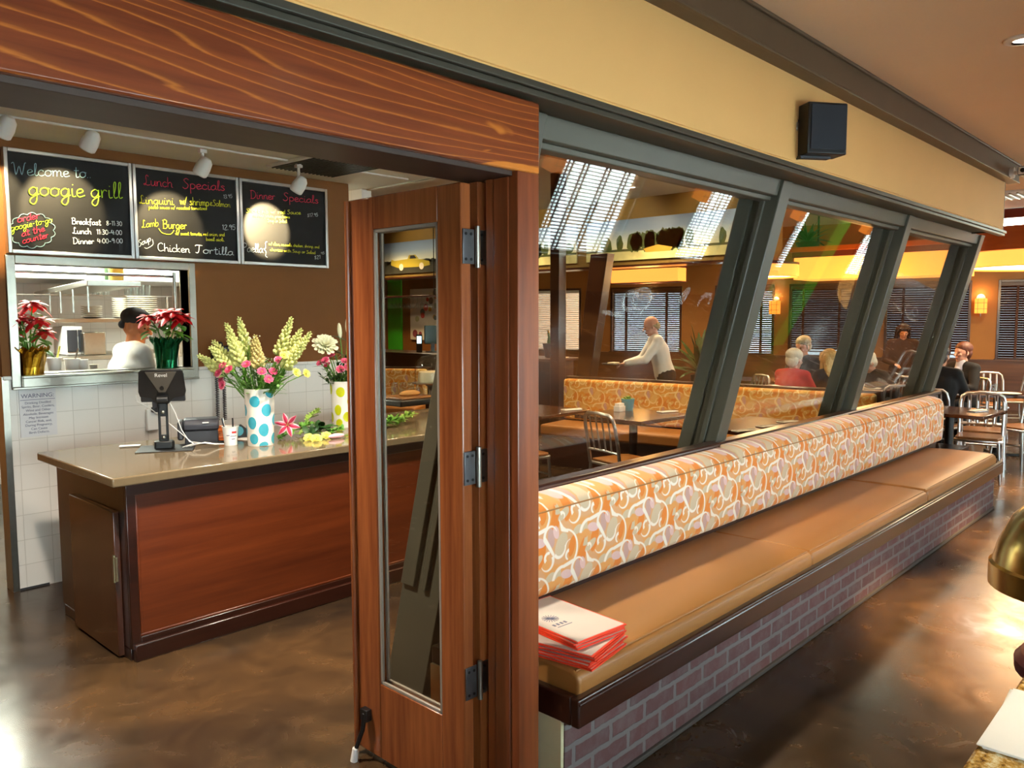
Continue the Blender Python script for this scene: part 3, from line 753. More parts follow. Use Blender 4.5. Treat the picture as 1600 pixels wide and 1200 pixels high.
# ------------------------------------------------------------------ speaker, security camera, vent
sp = thing('loudspeaker', 'black loudspeaker on a bracket high on the cream fascia', 'speaker', (3.93, 1.68, 2.56))
sp.rotation_euler = (0, 0, radians(-36)); sp.scale = (.80, .80, .82)
obj('cabinet', MB().prism([(-.13, -.20), (.12, -.20), (.13, -.19), (.13, -.05), (-.13, -.05)], 'z', -.15, .14), M['black'], sp, world=False, bevel=.012)
obj('grille', MB().box(-.112, .118, -.206, -.199, -.125, .128), plain('speaker_grille_cloth', '23272f', .85, var=.1, scale=200), sp, world=False, bevel=.006)
bk = MB().tube([(-.145, -.03, .11), (-.15, -.04, -.165), (-.135, -.15, -.165)], .007, 8).box(-.16, -.12, -.012, 0.0, -.15, .12).tube([(-.15, -.03, .06), (-.14, -.10, .05)], .012, 8).box(-.14, .06, -.14, -.09, -.165, -.152)
obj('bracket', bk, M['dgrey'], sp, world=False)
obj('wing_knob', MB().ell((-.148, -.10, .02), (.012, .016, .03)), M['steel'], sp, world=False)
p = at(1572, 268, y=1.60)
sc_ = thing('security_camera', 'small white and black security camera under the far end of the umber beam', 'camera', (7.72, 1.60, 2.84))
obj('mount', MB().cyl((0, 0, .0), (0, -.03, 0), .045, n=16).cyl((0, -.03, 0), (0, -.08, -.01), .015, n=10), M['white'], sc_, world=False)
obj('housing', MB().box(-.10, .06, -.15, -.07, -.04, .035), M['dgrey'], sc_, world=False, bevel=.012)
obj('lens_face', MB().box(-.106, -.100, -.142, -.078, -.032, .027), M['white'], sc_, world=False, bevel=.003)
obj('lens', MB().cyl((-.105, -.11, -.002), (-.116, -.11, -.002), .018, n=16), M['black'], sc_, world=False)
vt = thing('ceiling_vent', 'white square ceiling air vent beyond the security camera', 'vent', (9.9, 2.0, 2.95))
obj('frame', MB().box(-.3, .3, -.3, .3, -.02, 0), M['white'], vt, world=False, bevel=.006)
s_ = MB()
for k in range(7): s_.box(-.24, .24, -.22+k*.07, -.2+k*.07, -.035, -.018)
obj('louvre', s_, M['steel'], vt, world=False)
vt2 = thing('ceiling_grille', 'long dark slatted air grille in the ceiling over the counter', 'vent', (3.32, 4.86, 2.75)); vt2.rotation_euler = (0, 0, radians(2))
obj('frame', MB().box(-.28, .30, -.37, .37, -.018, 0), M['white'], vt2, world=False, bevel=.004)
obj('dark_duct', MB().box(-.25, .27, -.34, .34, -.021, -.016), M['dgrey'], vt2, world=False)
s_ = MB()
for k in range(16): s_.box(-.25+k*.034, -.241+k*.034, -.34, .34, -.026, -.018)
obj('louvre', s_, M['olive'], vt2, world=False)

# ------------------------------------------------------------------ host stand at the camera's right, lamp and menus on it
hs = thing('host_stand', 'gold granite topped host stand in the lower right corner', 'host stand', (1.5, .10, 0), 0)
obj('stone_top', MB().prism([(1.06, .266), (1.60, .266), (1.95, .05), (1.95, -.35), (1.06, -.35)], 'z', 1.035, 1.07), M['granite'], hs, bevel=.006)
obj('cabinet', MB().prism([(1.14, .245), (1.55, .245), (1.88, .02), (1.88, -.30), (1.14, -.30)], 'z', .08, 1.035), M['darkwood_z'], hs, bevel=.004)
obj('plinth', MB().prism([(1.18, .20), (1.53, .20), (1.83, .0), (1.83, -.27), (1.18, -.27)], 'z', 0, .08), M['black'], hs)
dl = thing('desk_lamp', 'brushed brass dome desk lamp leaning in from the right edge', 'lamp', (1.62, .0, 1.07))
obj('base', MB().lathe([(0, 0), (.085, 0), (.085, .012), (.03, .022), (.012, .03), (0, .03)], (1.62, -.05, 1.07), 28), M['brass'], dl)
obj('stem', MB().tube([(1.62, -.05, 1.09), (1.62, -.05, 1.44), (1.60, -.03, 1.55), (1.55, .03, 1.585), (1.47, .12, 1.58), (1.435, .168, 1.54), (1.425, .180, 1.51)], .009, 12), M['brass'], dl)
LC = (1.425, .180, 1.268)
obj('shade', MB().lathe([(.024, .25), (.028, .235), (.026, .17), (.032, .155), (.060, .135), (.088, .105), (.105, .066), (.112, .036), (.117, .033), (.117, .0), (.112, .0), (.108, .03), (.10, .064), (.083, .10), (.055, .13), (.024, .15)], LC, 40), M['brass'], dl)
obj('bulb', MB().ell((1.425, .180, 1.313), .026), M['bulb'], dl)
lamp('POINT', (1.425, .180, 1.303), 7, (1, .86, .62), .025, name='desk_lamp_light', parent=dl)
for k, (x, y, r, l) in enumerate(((1.362, .155, 3, 'lower'), (1.355, .156, 0, 'upper'))):
    t = thing('menu_card', 'white menu card on the granite host stand, %s of the pair' % l, 'menu', (x, y, 1.0705+k*.003), radians(r), 'white menu cards on the host stand')
    obj('sheet', MB().box(-.115, .115, -.16, .108, 0, .0025), M['paper'], t, world=False, bevel=.0008, smooth=False)
    mk = MB()
    for q in range(6): mk.box(-.06+q*.012, -.055+q*.012, -.03, .04, .0025, .0028)
    obj('printed_lines', mk, M['ink'], t, world=False, smooth=False)
SX = tuple(at(1716, 1050, z=.74))[:2]
bs = thing('bar_stool', 'stool with a dark red padded seat just inside the right edge', 'stool', (*SX, 0))
obj('seat', MB().lathe([(0, .70), (.17, .70), (.188, .715), (.19, .745), (.175, .765), (.1, .775), (0, .778)], (*SX, 0), 32), plain('dark_red_vinyl', '4d0b10', .35), bs)
obj('pedestal', MB().lathe([(.03, .02), (.03, .70)], (*SX, 0), 16), M['steel'], bs)
obj('foot', MB().lathe([(0, 0), (.2, 0), (.19, .015), (.03, .035), (0, .035)], (*SX, 0), 28), M['steel'], bs)
# ------------------------------------------------------------------ host counter
CT = .925
cn = thing('cash_counter', 'mahogany panelled cash counter with a taupe stone top', 'counter', (2.9, 4.4, 0))
top = MB().prism([(1.415, 3.885), (4.32, 3.885), (4.32, 4.965), (1.415, 4.965)], 'z', CT-.045, CT)
obj('stone_top', top, M['counter'], cn, bevel=.007, seg=3)
obj('carcass', MB().box(1.49, 4.27, 3.955, 4.90, .06, CT-.045), M['darkwood_z'], cn, bevel=.003)
fp = MB().box(1.49, 4.27, 3.935, 3.957, CT-.105, CT-.046).box(1.49, 1.535, 3.935, 3.957, .06, CT-.10).box(1.535, 4.27, 3.935, 3.957, .06, .115)
obj('front_frame', fp, M['darkwood'], cn, bevel=.004)
obj('front_panel', MB().box(1.535, 4.27, 3.944, 3.956, .115, CT-.105), M['panel'], cn, smooth=False)
obj('panel_bead', MB().box(1.535, 4.27, 3.936, 3.944, .115, .128).box(1.535, 1.547, 3.936, 3.944, .128, CT-.105), M['panel'], cn, bevel=.003)
obj('base_board', MB().box(1.50, 4.27, 3.915, 3.957, 0, .085).box(1.49, 4.25, 3.957, 4.88, 0, .06), M['darkwood'], cn, bevel=.005)
ed = obj('end_door', MB().box(1.458, 1.489, 4.02, 4.62, .012, .735), M['enddoor'] if 'enddoor' in M else M['darkwood_z'], cn, bevel=.004)
obj('hinge', MB().box(1.450, 1.459, 3.985, 4.022, .40, .52).cyl((1.452, 4.010, .392), (1.452, 4.010, .528), .007, n=10), plain('nickel_hinge', 'c9c3a0', .3, 1), ed)

# ------------------------------------------------------------------ things on the counter
def on_top(px, py): return at(px, py, z=CT)
p = on_top(257, 702)
ps = thing('register_stand', 'black tablet register on a post stand seen from behind', 'register', (p.x, p.y, CT), radians(-30))
W = dict(world=False)
obj('base_plate', MB().box(-.14, .16, -.11, .14, 0, .006), M['black'], ps, bevel=.003, **W)
obj('foot_block', MB().prism([(-.045, -.03), (.045, -.03), (.055, 0), (.045, .04), (-.045, .04), (-.055, 0)], 'z', .006, .05), M['black'], ps, bevel=.006, **W)
pl = MB().box(-.026, -.014, -.012, .012, .05, .28).box(.014, .026, -.012, .012, .05, .28).box(-.026, .026, -.012, .012, .05, .085).box(-.026, .026, -.012, .012, .19, .29).cyl((-.03, 0, .285), (.03, 0, .285), .026, n=16)
obj('post', pl, M['black'], ps, bevel=.002, **W)
bo = MB()
for z in (.07, .215): bo.ell((0, -.014, z), (.010, .006, .010), 10, 6)
obj('bolt', bo, M['steel'], ps, **W)
TM = Matrix.Translation((0, .02, .315)) @ Matrix.Rotation(radians(16), 4, 'X')
def tb(): m = MB(); m.X = TM; return m
tab = obj('tablet', tb().box(-.118, .118, 0, .016, -.05, .125), M['dgrey'], ps, bevel=.008, **W)
obj('back_plate', tb().prism([(-.105, .15), (.105, .15), (.115, .14), (.125, .02), (.118, -.01), (.06, -.02), (.03, -.055), (-.03, -.055), (-.06, -.02), (-.118, -.01), (-.125, .02), (-.115, .14)], 'y', -.014, -.001), M['black'], ps, bevel=.003, **W)
vp = obj('v_bracket', tb().prism([(-.082, .14), (.082, .14), (.018, .018), (-.018, .018)], 'y', -.022, -.013), plain('bracket_grey', '4a443c', .45), ps, bevel=.002, **W)
obj('knob', tb().cyl((0, -.022, .045), (0, -.028, .045), .012, n=16), M['black'], vp, **W)
def text_obj(body, size, mat, parent, Mx, name='lettering', ext=.0006, align='CENTER', space=1.0):
    c = bpy.data.curves.new(name, 'FONT'); c.body = body; c.size = size; c.extrude = ext; c.align_x = align; c.space_line = space
    tmp = bpy.data.objects.new('tmp', c); COL.objects.link(tmp)
    dg = bpy.context.evaluated_depsgraph_get(); me = bpy.data.meshes.new_from_object(tmp.evaluated_get(dg)); bpy.data.objects.remove(tmp)
    me.materials.clear(); me.materials.append(mat); o = bpy.data.objects.new(name, me); COL.objects.link(o)
    if parent: o.parent = parent
    o.matrix_local = Mx; return o
text_obj('Revel', .030, M['white'], ps, TM @ Matrix.Translation((0, -.0226, .112)) @ Matrix.Rotation(pi/2, 4, 'X'))
obj('card_reader', tb().box(-.06, -.022, .0, .03, -.085, -.045), M['dgrey'], ps, bevel=.003, **W)
cb = MB().tube([(-.11, .05, .32), (-.15, .07, .31), (-.15, .10, .27), (-.08, .13, .22), (.03, .12, .12), (.12, .08, .04), (.16, .02, .015)], .0028, 6)
cb.tube([(.02, .02, .3), (.06, .05, .2), (.09, .05, .1), (.13, .05, .03), (.19, .05, .02)], .0025, 6)
obj('cable', cb, M['white'], ps, **W)
cc = MB()
for q in range(3):
    cc.tube([(.10+.02*q, -.03+.01*q, .012), (.15+.015*q, -.06, .03), (.22, -.06+.01*q, .035), (.27, -.03+.012*q, .02), (.30+.01*q, .02, .012)], .003, 6)
obj('cable_coil', cc, M['white'], ps, **W)

p = on_top(316, 697)
rp = thing('receipt_printer', 'dark grey receipt printer beside the register stand', 'printer', (p.x+.05, p.y+.13, CT), radians(-28))
obj('body', MB().prism([(-.075, 0), (.075, 0), (.075, .055), (.06, .062), (.045, .085), (-.075, .085)], 'x', -.08, .105), M['dgrey'], rp, bevel=.006, **W)
hdp = [(.0, .085), (-.085, .085), (-.09, .12), (-.07, .150), (-.02, .158), (.03, .15), (.055, .12), (.06, .09), (.045, .08)]
obj('lid', MB().prism(hdp, 'x', -.085, .11), plain('printer_lid_grey', '33343d', .45), rp, bevel=.010, **W)
obj('side_cover', MB().prism([(-.085, .03), (.06, .03), (.07, .10), (.03, .145), (-.06, .14)], 'x', -.12, -.085), M['dgrey'], rp, bevel=.012, **W)
obj('maker_plate', MB().box(.02, .055, -.0925, -.087, .128, .134), M['white'], rp, **W)

p = on_top(345, 693)
ob = thing('orange_basket', 'small orange slotted basket between printer and pen cup', 'basket', (p.x+.065, p.y+.07, CT), radians(-20))
b = MB(); b.prism([(-.06, -.05), (.06, -.05), (.06, .05), (-.06, .05)], 'z', .012, .016)
for z in (.018, .030, .042, .054): b.box(-.062, .062, -.053, -.049, z, z+.007).box(-.062, .062, .049, .053, z, z+.007).box(-.064, -.060, -.053, .053, z, z+.007).box(.060, .064, -.053, .053, z, z+.007)
obj('basket_wall', b, M['orange'], ob, **W)
obj('rim', MB().prism([(-.07, -.06), (.07, -.06), (.07, .06), (-.07, .06)], 'z', .064, .09), M['orange'], ob, bevel=.008, **W)
obj('foot', MB().box(-.058, .058, -.048, .048, 0, .012), M['black'], ob, **W)

p = on_top(366, 696)
pc = thing('pen_cup', 'white paper cup holding pens', 'cup', (p.x, p.y+.04, CT))
obj('cup', MB().lathe([(0, 0), (.036, 0), (.046, .105), (.049, .107), (.049, .111), (.044, .111), (.034, .006), (0, .006)], n=28), M['white'], pc, **W)
dec = MB()
def wrap(mb, a0, a1, z0, z1, r0=.0368, r1=.0462, n=8):
    vs = []
    for i in range(n+1):
        a = a0+(a1-a0)*i/n
        for z in (z0, z1): rr = r0+(r1-r0)*z/.105; vs.append((rr*cos(a), rr*sin(a), z))
    mb.add(vs, [(2*i, 2*i+2, 2*i+3, 2*i+1) for i in range(n)])
wrap(dec, radians(-108), radians(-70), .072, .084); obj('red_emblem', dec, plain('red_print', 'c2342f', .7), pc, smooth=False, **W)
dec = MB(); wrap(dec, radians(-150), radians(-125), .058, .063); wrap(dec, radians(-120), radians(-68), .054, .058); wrap(dec, radians(-110), radians(-80), .036, .041)
obj('printed_script', dec, M['ink'], pc, smooth=False, **W)
for dx, dy, tx, ty, c in ((-.02, 0, -.045, .01, 'dgrey'), (-.01, .015, -.03, .03, 'steel'), (.012, -.01, .005, -.02, 'black')):
    obj('pen', MB().cyl((dx, dy, .01), (tx, ty, .16), .0045, n=8), M[c], pc, **W)
p = on_top(378, 688)
tp = thing('tape_dispenser', 'black and turquoise tape dispenser behind the spotted vase', 'tape', (p.x+.06, p.y+.10, CT), radians(-25))
obj('holder', MB().prism([(-.07, 0), (.07, 0), (.075, .03), (.03, .05), (-.01, .085), (-.05, .07), (-.07, .03)], 'y', -.018, .018), M['black'], tp, bevel=.005, **W)
obj('tape_roll', MB().cyl((-.025, -.021, .045), (-.025, .021, .045), .03, n=20), M['teal'], tp, **W)
for q, (px, py, r, l) in enumerate(((365, 690, 10, 'white paper slip under the pen cup and vase'), (232, 697, -28, 'white paper slip at the foot of the register stand'))):
    p = on_top(px, py)
    pp = thing('paper_sheet', l, 'paper', (p.x+(.14 if q == 0 else -.08), p.y+.05, CT+(.001 if q == 0 else .007)), radians(r))
    obj('sheet', MB().box(-.10, .10, -.07, .07, 0, .002) if q == 0 else MB().box(-.06, .05, -.025, .025, 0, .002), M['paper'], pp, **W)

# ------------------------------------------------------------------ vases and flowers
def vase(label, x, y, h, r, dots, mat, seed):
    t = thing('flower_vase', label, 'vase', (x, y, CT))
    obj('body', MB().lathe([(0, 0), (r*.84, 0), (r*.86, .008), (r*.90, h*.35), (r*1.0, h*.93), (r*1.03, h), (r*.97, h), (r*.9, h*.9), (r*.82, .02), (0, .02)], n=40), M['vase'], t, **W)
    for (a, z, da, dz) in dots:
        m = MB(); vs = [None]*17; n = 16
        def P(aa, zz):
            rr = r*(.86+.14*min(1, max(0, zz/h)))+.0012; return (rr*cos(aa), rr*sin(aa), zz)
        rings = []
        vs = [P(a, z)]
        for k in (1, 2, 3):
            for i in range(n):
                b = 2*pi*i/n; zz = min(h-.001, z+dz*k/3*sin(b)*(1+.12*cos(b))); vs.append(P(a+da*k/3*cos(b), max(.004, zz)))
        fs = [(0, 1+i, 1+(i+1) % n) for i in range(n)]
        for k in range(2):
            for i in range(n): fs.append((1+k*n+i, 1+(k+1)*n+i, 1+(k+1)*n+(i+1) % n, 1+k*n+(i+1) % n))
        m.add(vs, fs); obj('painted_dot', m, mat, t, **W)
    return t
p = on_top(418, 697); v1 = Vector((p.x, p.y+.075, CT))
fc = radians(-120)
VD = [(fc-.35, .264, .37, .033), (fc+.48, .212, .37, .037), (fc+.80, .315, .40, .034), (fc-.62, .138, .36, .036), (fc+.26, .097, .38, .038), (fc-.52, .045, .36, .031), (fc+.25, .006, .36, .022), (fc+1.35, .15, .36, .036), (fc+1.25, .04, .36, .034), (fc-1.4, .21, .36, .036), (fc-1.5, .09, .36, .035), (fc+2.3, .12, .36, .036), (fc+2.3, .26, .36, .036), (fc+3.2, .2, .36, .036)]
vase('white tall vase with turquoise painted dots holding yellow green flowers', v1.x, v1.y, .335, .086, VD, M['teal'], 1)
p = on_top(540, 668); v2 = Vector((p.x+.01, p.y+.05, CT))
VD2 = [(fc-.22, .245, .40, .034), (fc-.50, .123, .34, .036), (fc+.35, .075, .36, .034), (fc-.40, .033, .34, .03), (fc+.75, .18, .36, .035), (fc-1.4, .26, .36, .035), (fc+1.5, .10, .36, .035), (fc-1.4, .07, .36, .035)]
vase('white tall vase with lime painted dots half hidden by the door', v2.x, v2.y, .315, .078, VD2, M['lime'], 2)

def stem_path(base, tip, bow=.04):
    b = Vector(base); t = Vector(tip); m = (b+t)/2+Vector((0, 0, bow)); return [b, b.lerp(m, .6)*1.0, m, m.lerp(t, .55), t]
def spike(name, label, grp, base, tip, n, mat, r0, seed):
    """stem crowded with buds towards the tip"""
    rnd = random.Random(seed); o = thing(name, label, 'flower', base, 0, grp)
    b = Vector(base); P = [Vector(q)-b for q in stem_path(base, tip)]
    obj('stem', MB().tube(P, [.0045, .0042, .004, .0035, .002], 6), M['stem'], o, **W)
    m = MB(); L = [P[0].lerp(P[1], .5)]+P[1:]
    for i in range(n):
        f = i/n; s = .50+.50*f; k = s*(len(P)-1); j = min(int(k), len(P)-2); c = P[j].lerp(P[j+1], k-j)
        ax = (P[j+1]-P[j]).normalized(); rad = r0*(1-.72*f)
        a = i*2.4; u = ax.orthogonal().normalized(); v = ax.cross(u); dd = cos(a)*u+sin(a)*v
        q = dd.lerp(ax, .45).to_track_quat('Z', 'Y').to_matrix()
        sz = rad*rnd.uniform(.5, .75)
        m.ell(c+dd*rad*.62, (sz*.55, sz*.55, sz), 7, 5, q)
    obj('buds', m, mat, o, **W)
    lf = MB()
    for i in range(4):
        c = P[0].lerp(P[2], .45+.12*i); a = rnd.uniform(0, 6.28); d = Vector((cos(a), sin(a), .9)).normalized()
        leaf(lf, c, d, .09, .010)
    obj('leaf', lf, M['leaf'], o, **W)
    return o
def leaf(mb, c, d, L, w, curl=.25):
    d = Vector(d).normalized(); s = d.cross(Vector((0, 0, 1)))
    if s.length < .05: s = Vector((1, 0, 0))
    s.normalize(); n = s.cross(d); vs = []; N = 6
    for i in range(N+1):
        f = i/N; c2 = Vector(c)+d*L*f-n*(-1)*0+Vector((0, 0, -curl*L*f*f)); ww = w*sin(pi*min(1, f*.92+.06))**.8
        vs += [tuple(c2-s*ww), tuple(c2+n*ww*.25), tuple(c2+s*ww)]
    fs = []
    for i in range(N): fs += [(3*i, 3*i+1, 3*i+4, 3*i+3), (3*i+1, 3*i+2, 3*i+5, 3*i+4)]
    mb.add(vs, fs)
def petals(mb, c, d, r, n, layers, cup=.5, seed=0):
    rnd = random.Random(seed); d = Vector(d).normalized(); u = d.orthogonal().normalized(); v = d.cross(u)
    for l in range(layers):
        for k in range(n):
            a = 2*pi*(k+.5*l)/n+rnd.uniform(-.15, .15); out = cos(a)*u+sin(a)*v
            e = cup+.35*l; dirv = (out*cos(e)+d*sin(e)).normalized(); side = d.cross(out).normalized(); rr = r*(1-.18*l)
            c0 = Vector(c)+out*r*.05; up = dirv.cross(side)
            w = rr*1.9/n*1.5
            vs = [c0, c0+dirv*rr*.55-side*w+up*.1*rr, c0+dirv*rr*.55+side*w+up*.1*rr, c0+dirv*rr*.95-side*w*.8, c0+dirv*rr*.95+side*w*.8, c0+dirv*rr*1.05, c0+dirv*rr*.5-up*.05*rr]
            mb.add([tuple(q) for q in vs], [(0, 6, 1), (0, 2, 6), (1, 6, 5, 3), (6, 2, 4, 5)])
def carnation(label, grp, base, tip, mat, r, seed, edge=None):
    o = thing('carnation', label, 'flower', base, 0, grp); b = Vector(base); P = [Vector(q)-b for q in stem_path(base, tip, .03)]
    obj('stem', MB().tube(P, .0028, 5), M['stem'], o, **W)
    d = (P[-1]-P[-2]).normalized(); d = (d+Vector((-.35, -.55, .1))).normalized()
    obj('calyx', MB().ell(P[-1]-d*.008, (.008, .008, .014), 8, 5, d.to_track_quat('Z', 'Y').to_matrix()), M['leaf'], o, **W)
    m = MB(); petals(m, P[-1], d, r, 8, 3, .25, seed); obj('petals', m, mat, o, smooth=False, **W)
    if edge:
        m = MB(); petals(m, P[-1]-d*.004, d, r*1.12, 8, 1, .12, seed+1); obj('rim_petals', m, edge, o, smooth=False, **W)
    return o
RT = Vector((_R.x, _R.y, 0)).normalized(); DP = Vector((_F.x, _F.y, 0)).normalized()
def rel(v, a, b, z): q = v+RT*a+DP*b; return (q.x, q.y, CT+z)
# tall yellow-green spikes in the turquoise vase: (sideways, depth, height)
SPK = [(-.27, -.02, .50), (-.22, .05, .57), (-.15, .02, .66), (-.12, -.06, .60), (-.105, .08, .69), (-.02, .03, .60), (.01, -.05, .57), (.155, .02, .69), (.19, .06, .63), (.245, .0, .615), (.22, -.05, .56), (-.20, -.07, .545)]
SPL = ['lowest yellow green bud spike, drooping far to the left of the spotted vase', 'short yellow green spike standing left in the turquoise dotted vase', 'tall yellow green spike left of centre in the turquoise dotted vase', 'leaning yellow green spike in front at the left of the turquoise dotted vase',
       'tallest of the left yellow green spikes in the turquoise dotted vase', 'pale orange tipped spike at the middle of the bouquet', 'pale spike low at the middle front of the bouquet', 'tallest of the right yellow green spikes in the turquoise dotted vase', 'right yellow green spike behind the tallest one', 'far right yellow green spike leaning to the lime dotted vase',
       'right front yellow green spike among the carnations', 'second lowest yellow green spike drooping to the left']
for i, ((a, b, z), l) in enumerate(zip(SPK, SPL)):
    a *= 1.28; z = .30+(z-.30)*1.16
    spike('flower_spike', l, 'yellow green flower spikes', rel(v1, a*.16, b*.3, .24), rel(v1, a, b, z), 52, M['snap'] if i not in (5, 6) else M['mumtan'], .042, i)
CR = [(-.155, -.08, .475, 'p'), (-.12, -.10, .45, 'p'), (-.185, -.06, .43, 'w'), (-.185, -.02, .385, 'w'), (-.165, -.07, .36, 'w'), (-.03, -.11, .48, 'p'), (.045, -.11, .44, 'p'), (.075, -.10, .395, 'p'), (.085, -.05, .435, 'p'), (.115, -.04, .50, 'w'),
      (.15, -.08, .53, 'y'), (.17, -.02, .49, 'y'), (.205, -.06, .43, 'y'), (.24, .0, .42, 'y')]
CL = {'p': 'hot pink carnation in the turquoise dotted vase, ', 'w': 'pink and white carnation in the turquoise dotted vase, ', 'y': 'soft yellow bloom in the turquoise dotted vase, '}
CP = ['upper left', 'left, under a spike', 'far left', 'far left and lower', 'lowest at the left', 'centre top', 'centre, largest', 'centre low', 'right of centre', 'right under the spikes', 'highest at the right', 'right, half hidden', 'low at the right', 'furthest right']
for i, ((a, b, z, c), q) in enumerate(zip(CR, CP)):
    a *= 1.15
    carnation(CL[c]+q, 'carnations in the turquoise dotted vase', rel(v1, a*.2, b*.3, .26), rel(v1, a, b, z), M[{'p': 'pink', 'w': 'pink', 'y': 'yellow'}[c]], .026, i, M['pale_pink'] if c == 'w' else None)
CR2 = [(-.13, -.05, .44, 'p'), (-.09, -.08, .46, 'w'), (-.06, -.03, .49, 'p'), (-.10, .02, .42, 'p'), (.01, -.08, .40, 'w'), (.03, -.03, .45, 'p'), (.06, -.08, .41, 'p')]
for i, ((a, b, z, c), q) in enumerate(zip(CR2, ['leftmost, mauve pink', 'left, pink and white', 'highest', 'left and low', 'in front, pink and white', 'beside the door edge', 'low beside the door edge'])):
    carnation('carnation in the lime dotted vase, '+q, 'carnations in the lime dotted vase', rel(v2, a*.2, b*.3, .26), rel(v2, a, b, z), M['pink'], .027, 30+i, M['pale_pink'] if c == 'w' else None)
mu = thing('chrysanthemum', 'large cream white chrysanthemum between the two bouquets', 'flower', rel(v2, -.02, 0, .26))
bb_ = Vector(rel(v2, -.02, 0, .26)); tt = Vector(rel(v2, -.10, -.03, .56))-bb_
obj('stem', MB().tube([(0, 0, 0), tt*.5+Vector((.0, 0, .02)), tt], .004, 6), M['stem'], mu, **W)
m = MB(); petals(m, tt, (-.25, -.6, .6), .085, 16, 4, .1, 77); obj('petals', m, M['mum'], mu, smooth=False, **W)
ly = thing('white_lily', 'white lily buds and leaves rising behind the lime dotted vase', 'flower', rel(v2, .02, .02, .26))
b0 = Vector(rel(v2, .02, .02, .26))
m = MB(); lm = MB(); bd = MB()
for (a, z) in ((-.01, .62), (.04, .66), (.07, .60)):
    t_ = Vector(rel(v2, a, .03, z))-b0; m.tube([(0, 0, 0), t_*.6, t_], .004, 6)
    d = (t_-t_*.6).normalized(); bd.ell(t_+d*.035, (.016, .016, .055), 10, 7, d.to_track_quat('Z', 'Y').to_matrix())
    for k in range(3): leaf(lm, t_*(.55+.13*k), RT*random.choice((-1, 1))*.8+Vector((0, 0, .5)), .13, .016)
obj('stem', m, M['stem'], ly, **W); obj('buds', bd, M['mum'], ly, **W); obj('leaf', lm, M['leaf_dark'], ly, **W)
# foliage fill and fine filler
def foliage(label, v, n, spread, z0, z1, seed, mat):
    rnd = random.Random(seed); t = thing('bouquet_greenery', label, 'greenery', rel(v, 0, 0, .22)); b = Vector(rel(v, 0, 0, .22)); s_ = MB(); l_ = MB()
    for i in range(n):
        a = rnd.uniform(-1, 1)*spread; d = rnd.uniform(-1, 1)*.10; z = rnd.uniform(z0, z1)
        tip = Vector(rel(v, a, d, z))-b; bs = Vector(rel(v, a*.25, d*.3, .24))-b
        s_.tube([bs, bs.lerp(tip, .5)+Vector((0, 0, .02)), tip], [.003, .0025, .0015], 5)
        for k in range(6): leaf(l_, bs.lerp(tip, .35+.11*k), Vector((rnd.uniform(-1, 1), rnd.uniform(-1, 1), rnd.uniform(.1, 1))), rnd.uniform(.05, .10), rnd.uniform(.006, .012))
    obj('stems', s_, M['stem'], t, **W); obj('leaves', l_, mat, t, **W); t['kind'] = 'stuff'
    return t
foliage('green stems and narrow leaves filling the turquoise dotted vase', v1, 34, .17, .36, .50, 4, M['leaf'])
foliage('dark green leaves filling the lime dotted vase', v2, 26, .13, .34, .50, 5, M['leaf_dark'])
bp = thing('babys_breath', 'tiny white filler blossoms among the yellow green spikes', 'flower', rel(v1, 0, 0, .25)); bp['kind'] = 'stuff'
rnd = random.Random(5); b0 = Vector(rel(v1, 0, 0, .25)); m = MB(); f_ = MB()
for (ca, cz) in ((-.05, .60), (.06, .50), (.0, .44), (.12, .46)):
    for k in range(26):
        t_ = Vector(rel(v1, ca+rnd.gauss(0, .025), rnd.gauss(0, .03), cz+rnd.gauss(0, .025)))-b0; f_.ell(t_, .0042, 5, 4)
        if k % 4 == 0: m.tube([Vector((0, 0, 0)), t_*.6, t_], .0012, 4)
obj('stems', m, M['stem'], bp, **W); obj('blossoms', f_, M['mum'], bp, **W)

# loose cut flowers on the counter
def six_petal(label, c, d, r, mat, tipm):
    t = thing('cut_lily', label, 'flower', c, 0); d = Vector(d).normalized(); u = d.orthogonal().normalized(); v = d.cross(u); m = MB(); e = MB()
    for k in range(6):
        a = k*pi/3; o_ = (cos(a)*u+sin(a)*v); s = d.cross(o_)
        for (mm, wf, lift) in ((m, 1, 0), (e, 1.75, -.004)):
            vs = []; N = 6
            for i in range(N+1):
                f = i/N; c2 = o_*r*f+d*(r*.35*f*(1.3-f))+d*lift; ww = r*.125*wf*sin(pi*min(1, .08+f*.9))
                vs += [tuple(c2-s*ww), tuple(c2+d*.004*wf), tuple(c2+s*ww)]
            fs = []
            for i in range(N): fs += [(3*i, 3*i+1, 3*i+4, 3*i+3), (3*i+1, 3*i+2, 3*i+5, 3*i+4)]
            mm.add(vs, fs)
    obj('petals', m, mat, t, **W); obj('petal_edges', e, tipm, t, **W)
    st = MB()
    for k in range(5): st.tube([(0, 0, 0), d*r*.4+u*.008*cos(k*1.26)+v*.008*sin(k*1.26), d*r*.55+u*.018*cos(k*1.26)+v*.018*sin(k*1.26)], .0014, 4)
    obj('stamens', st, M['snap'], t, **W)
    return t
p = on_top(458, 690)
six_petal('pink stargazer lily lying beside the turquoise dotted vase', (p.x, p.y+.06, CT+.095), (-.45, -.8, .25), .078, M['lily'], M['pale_pink'])
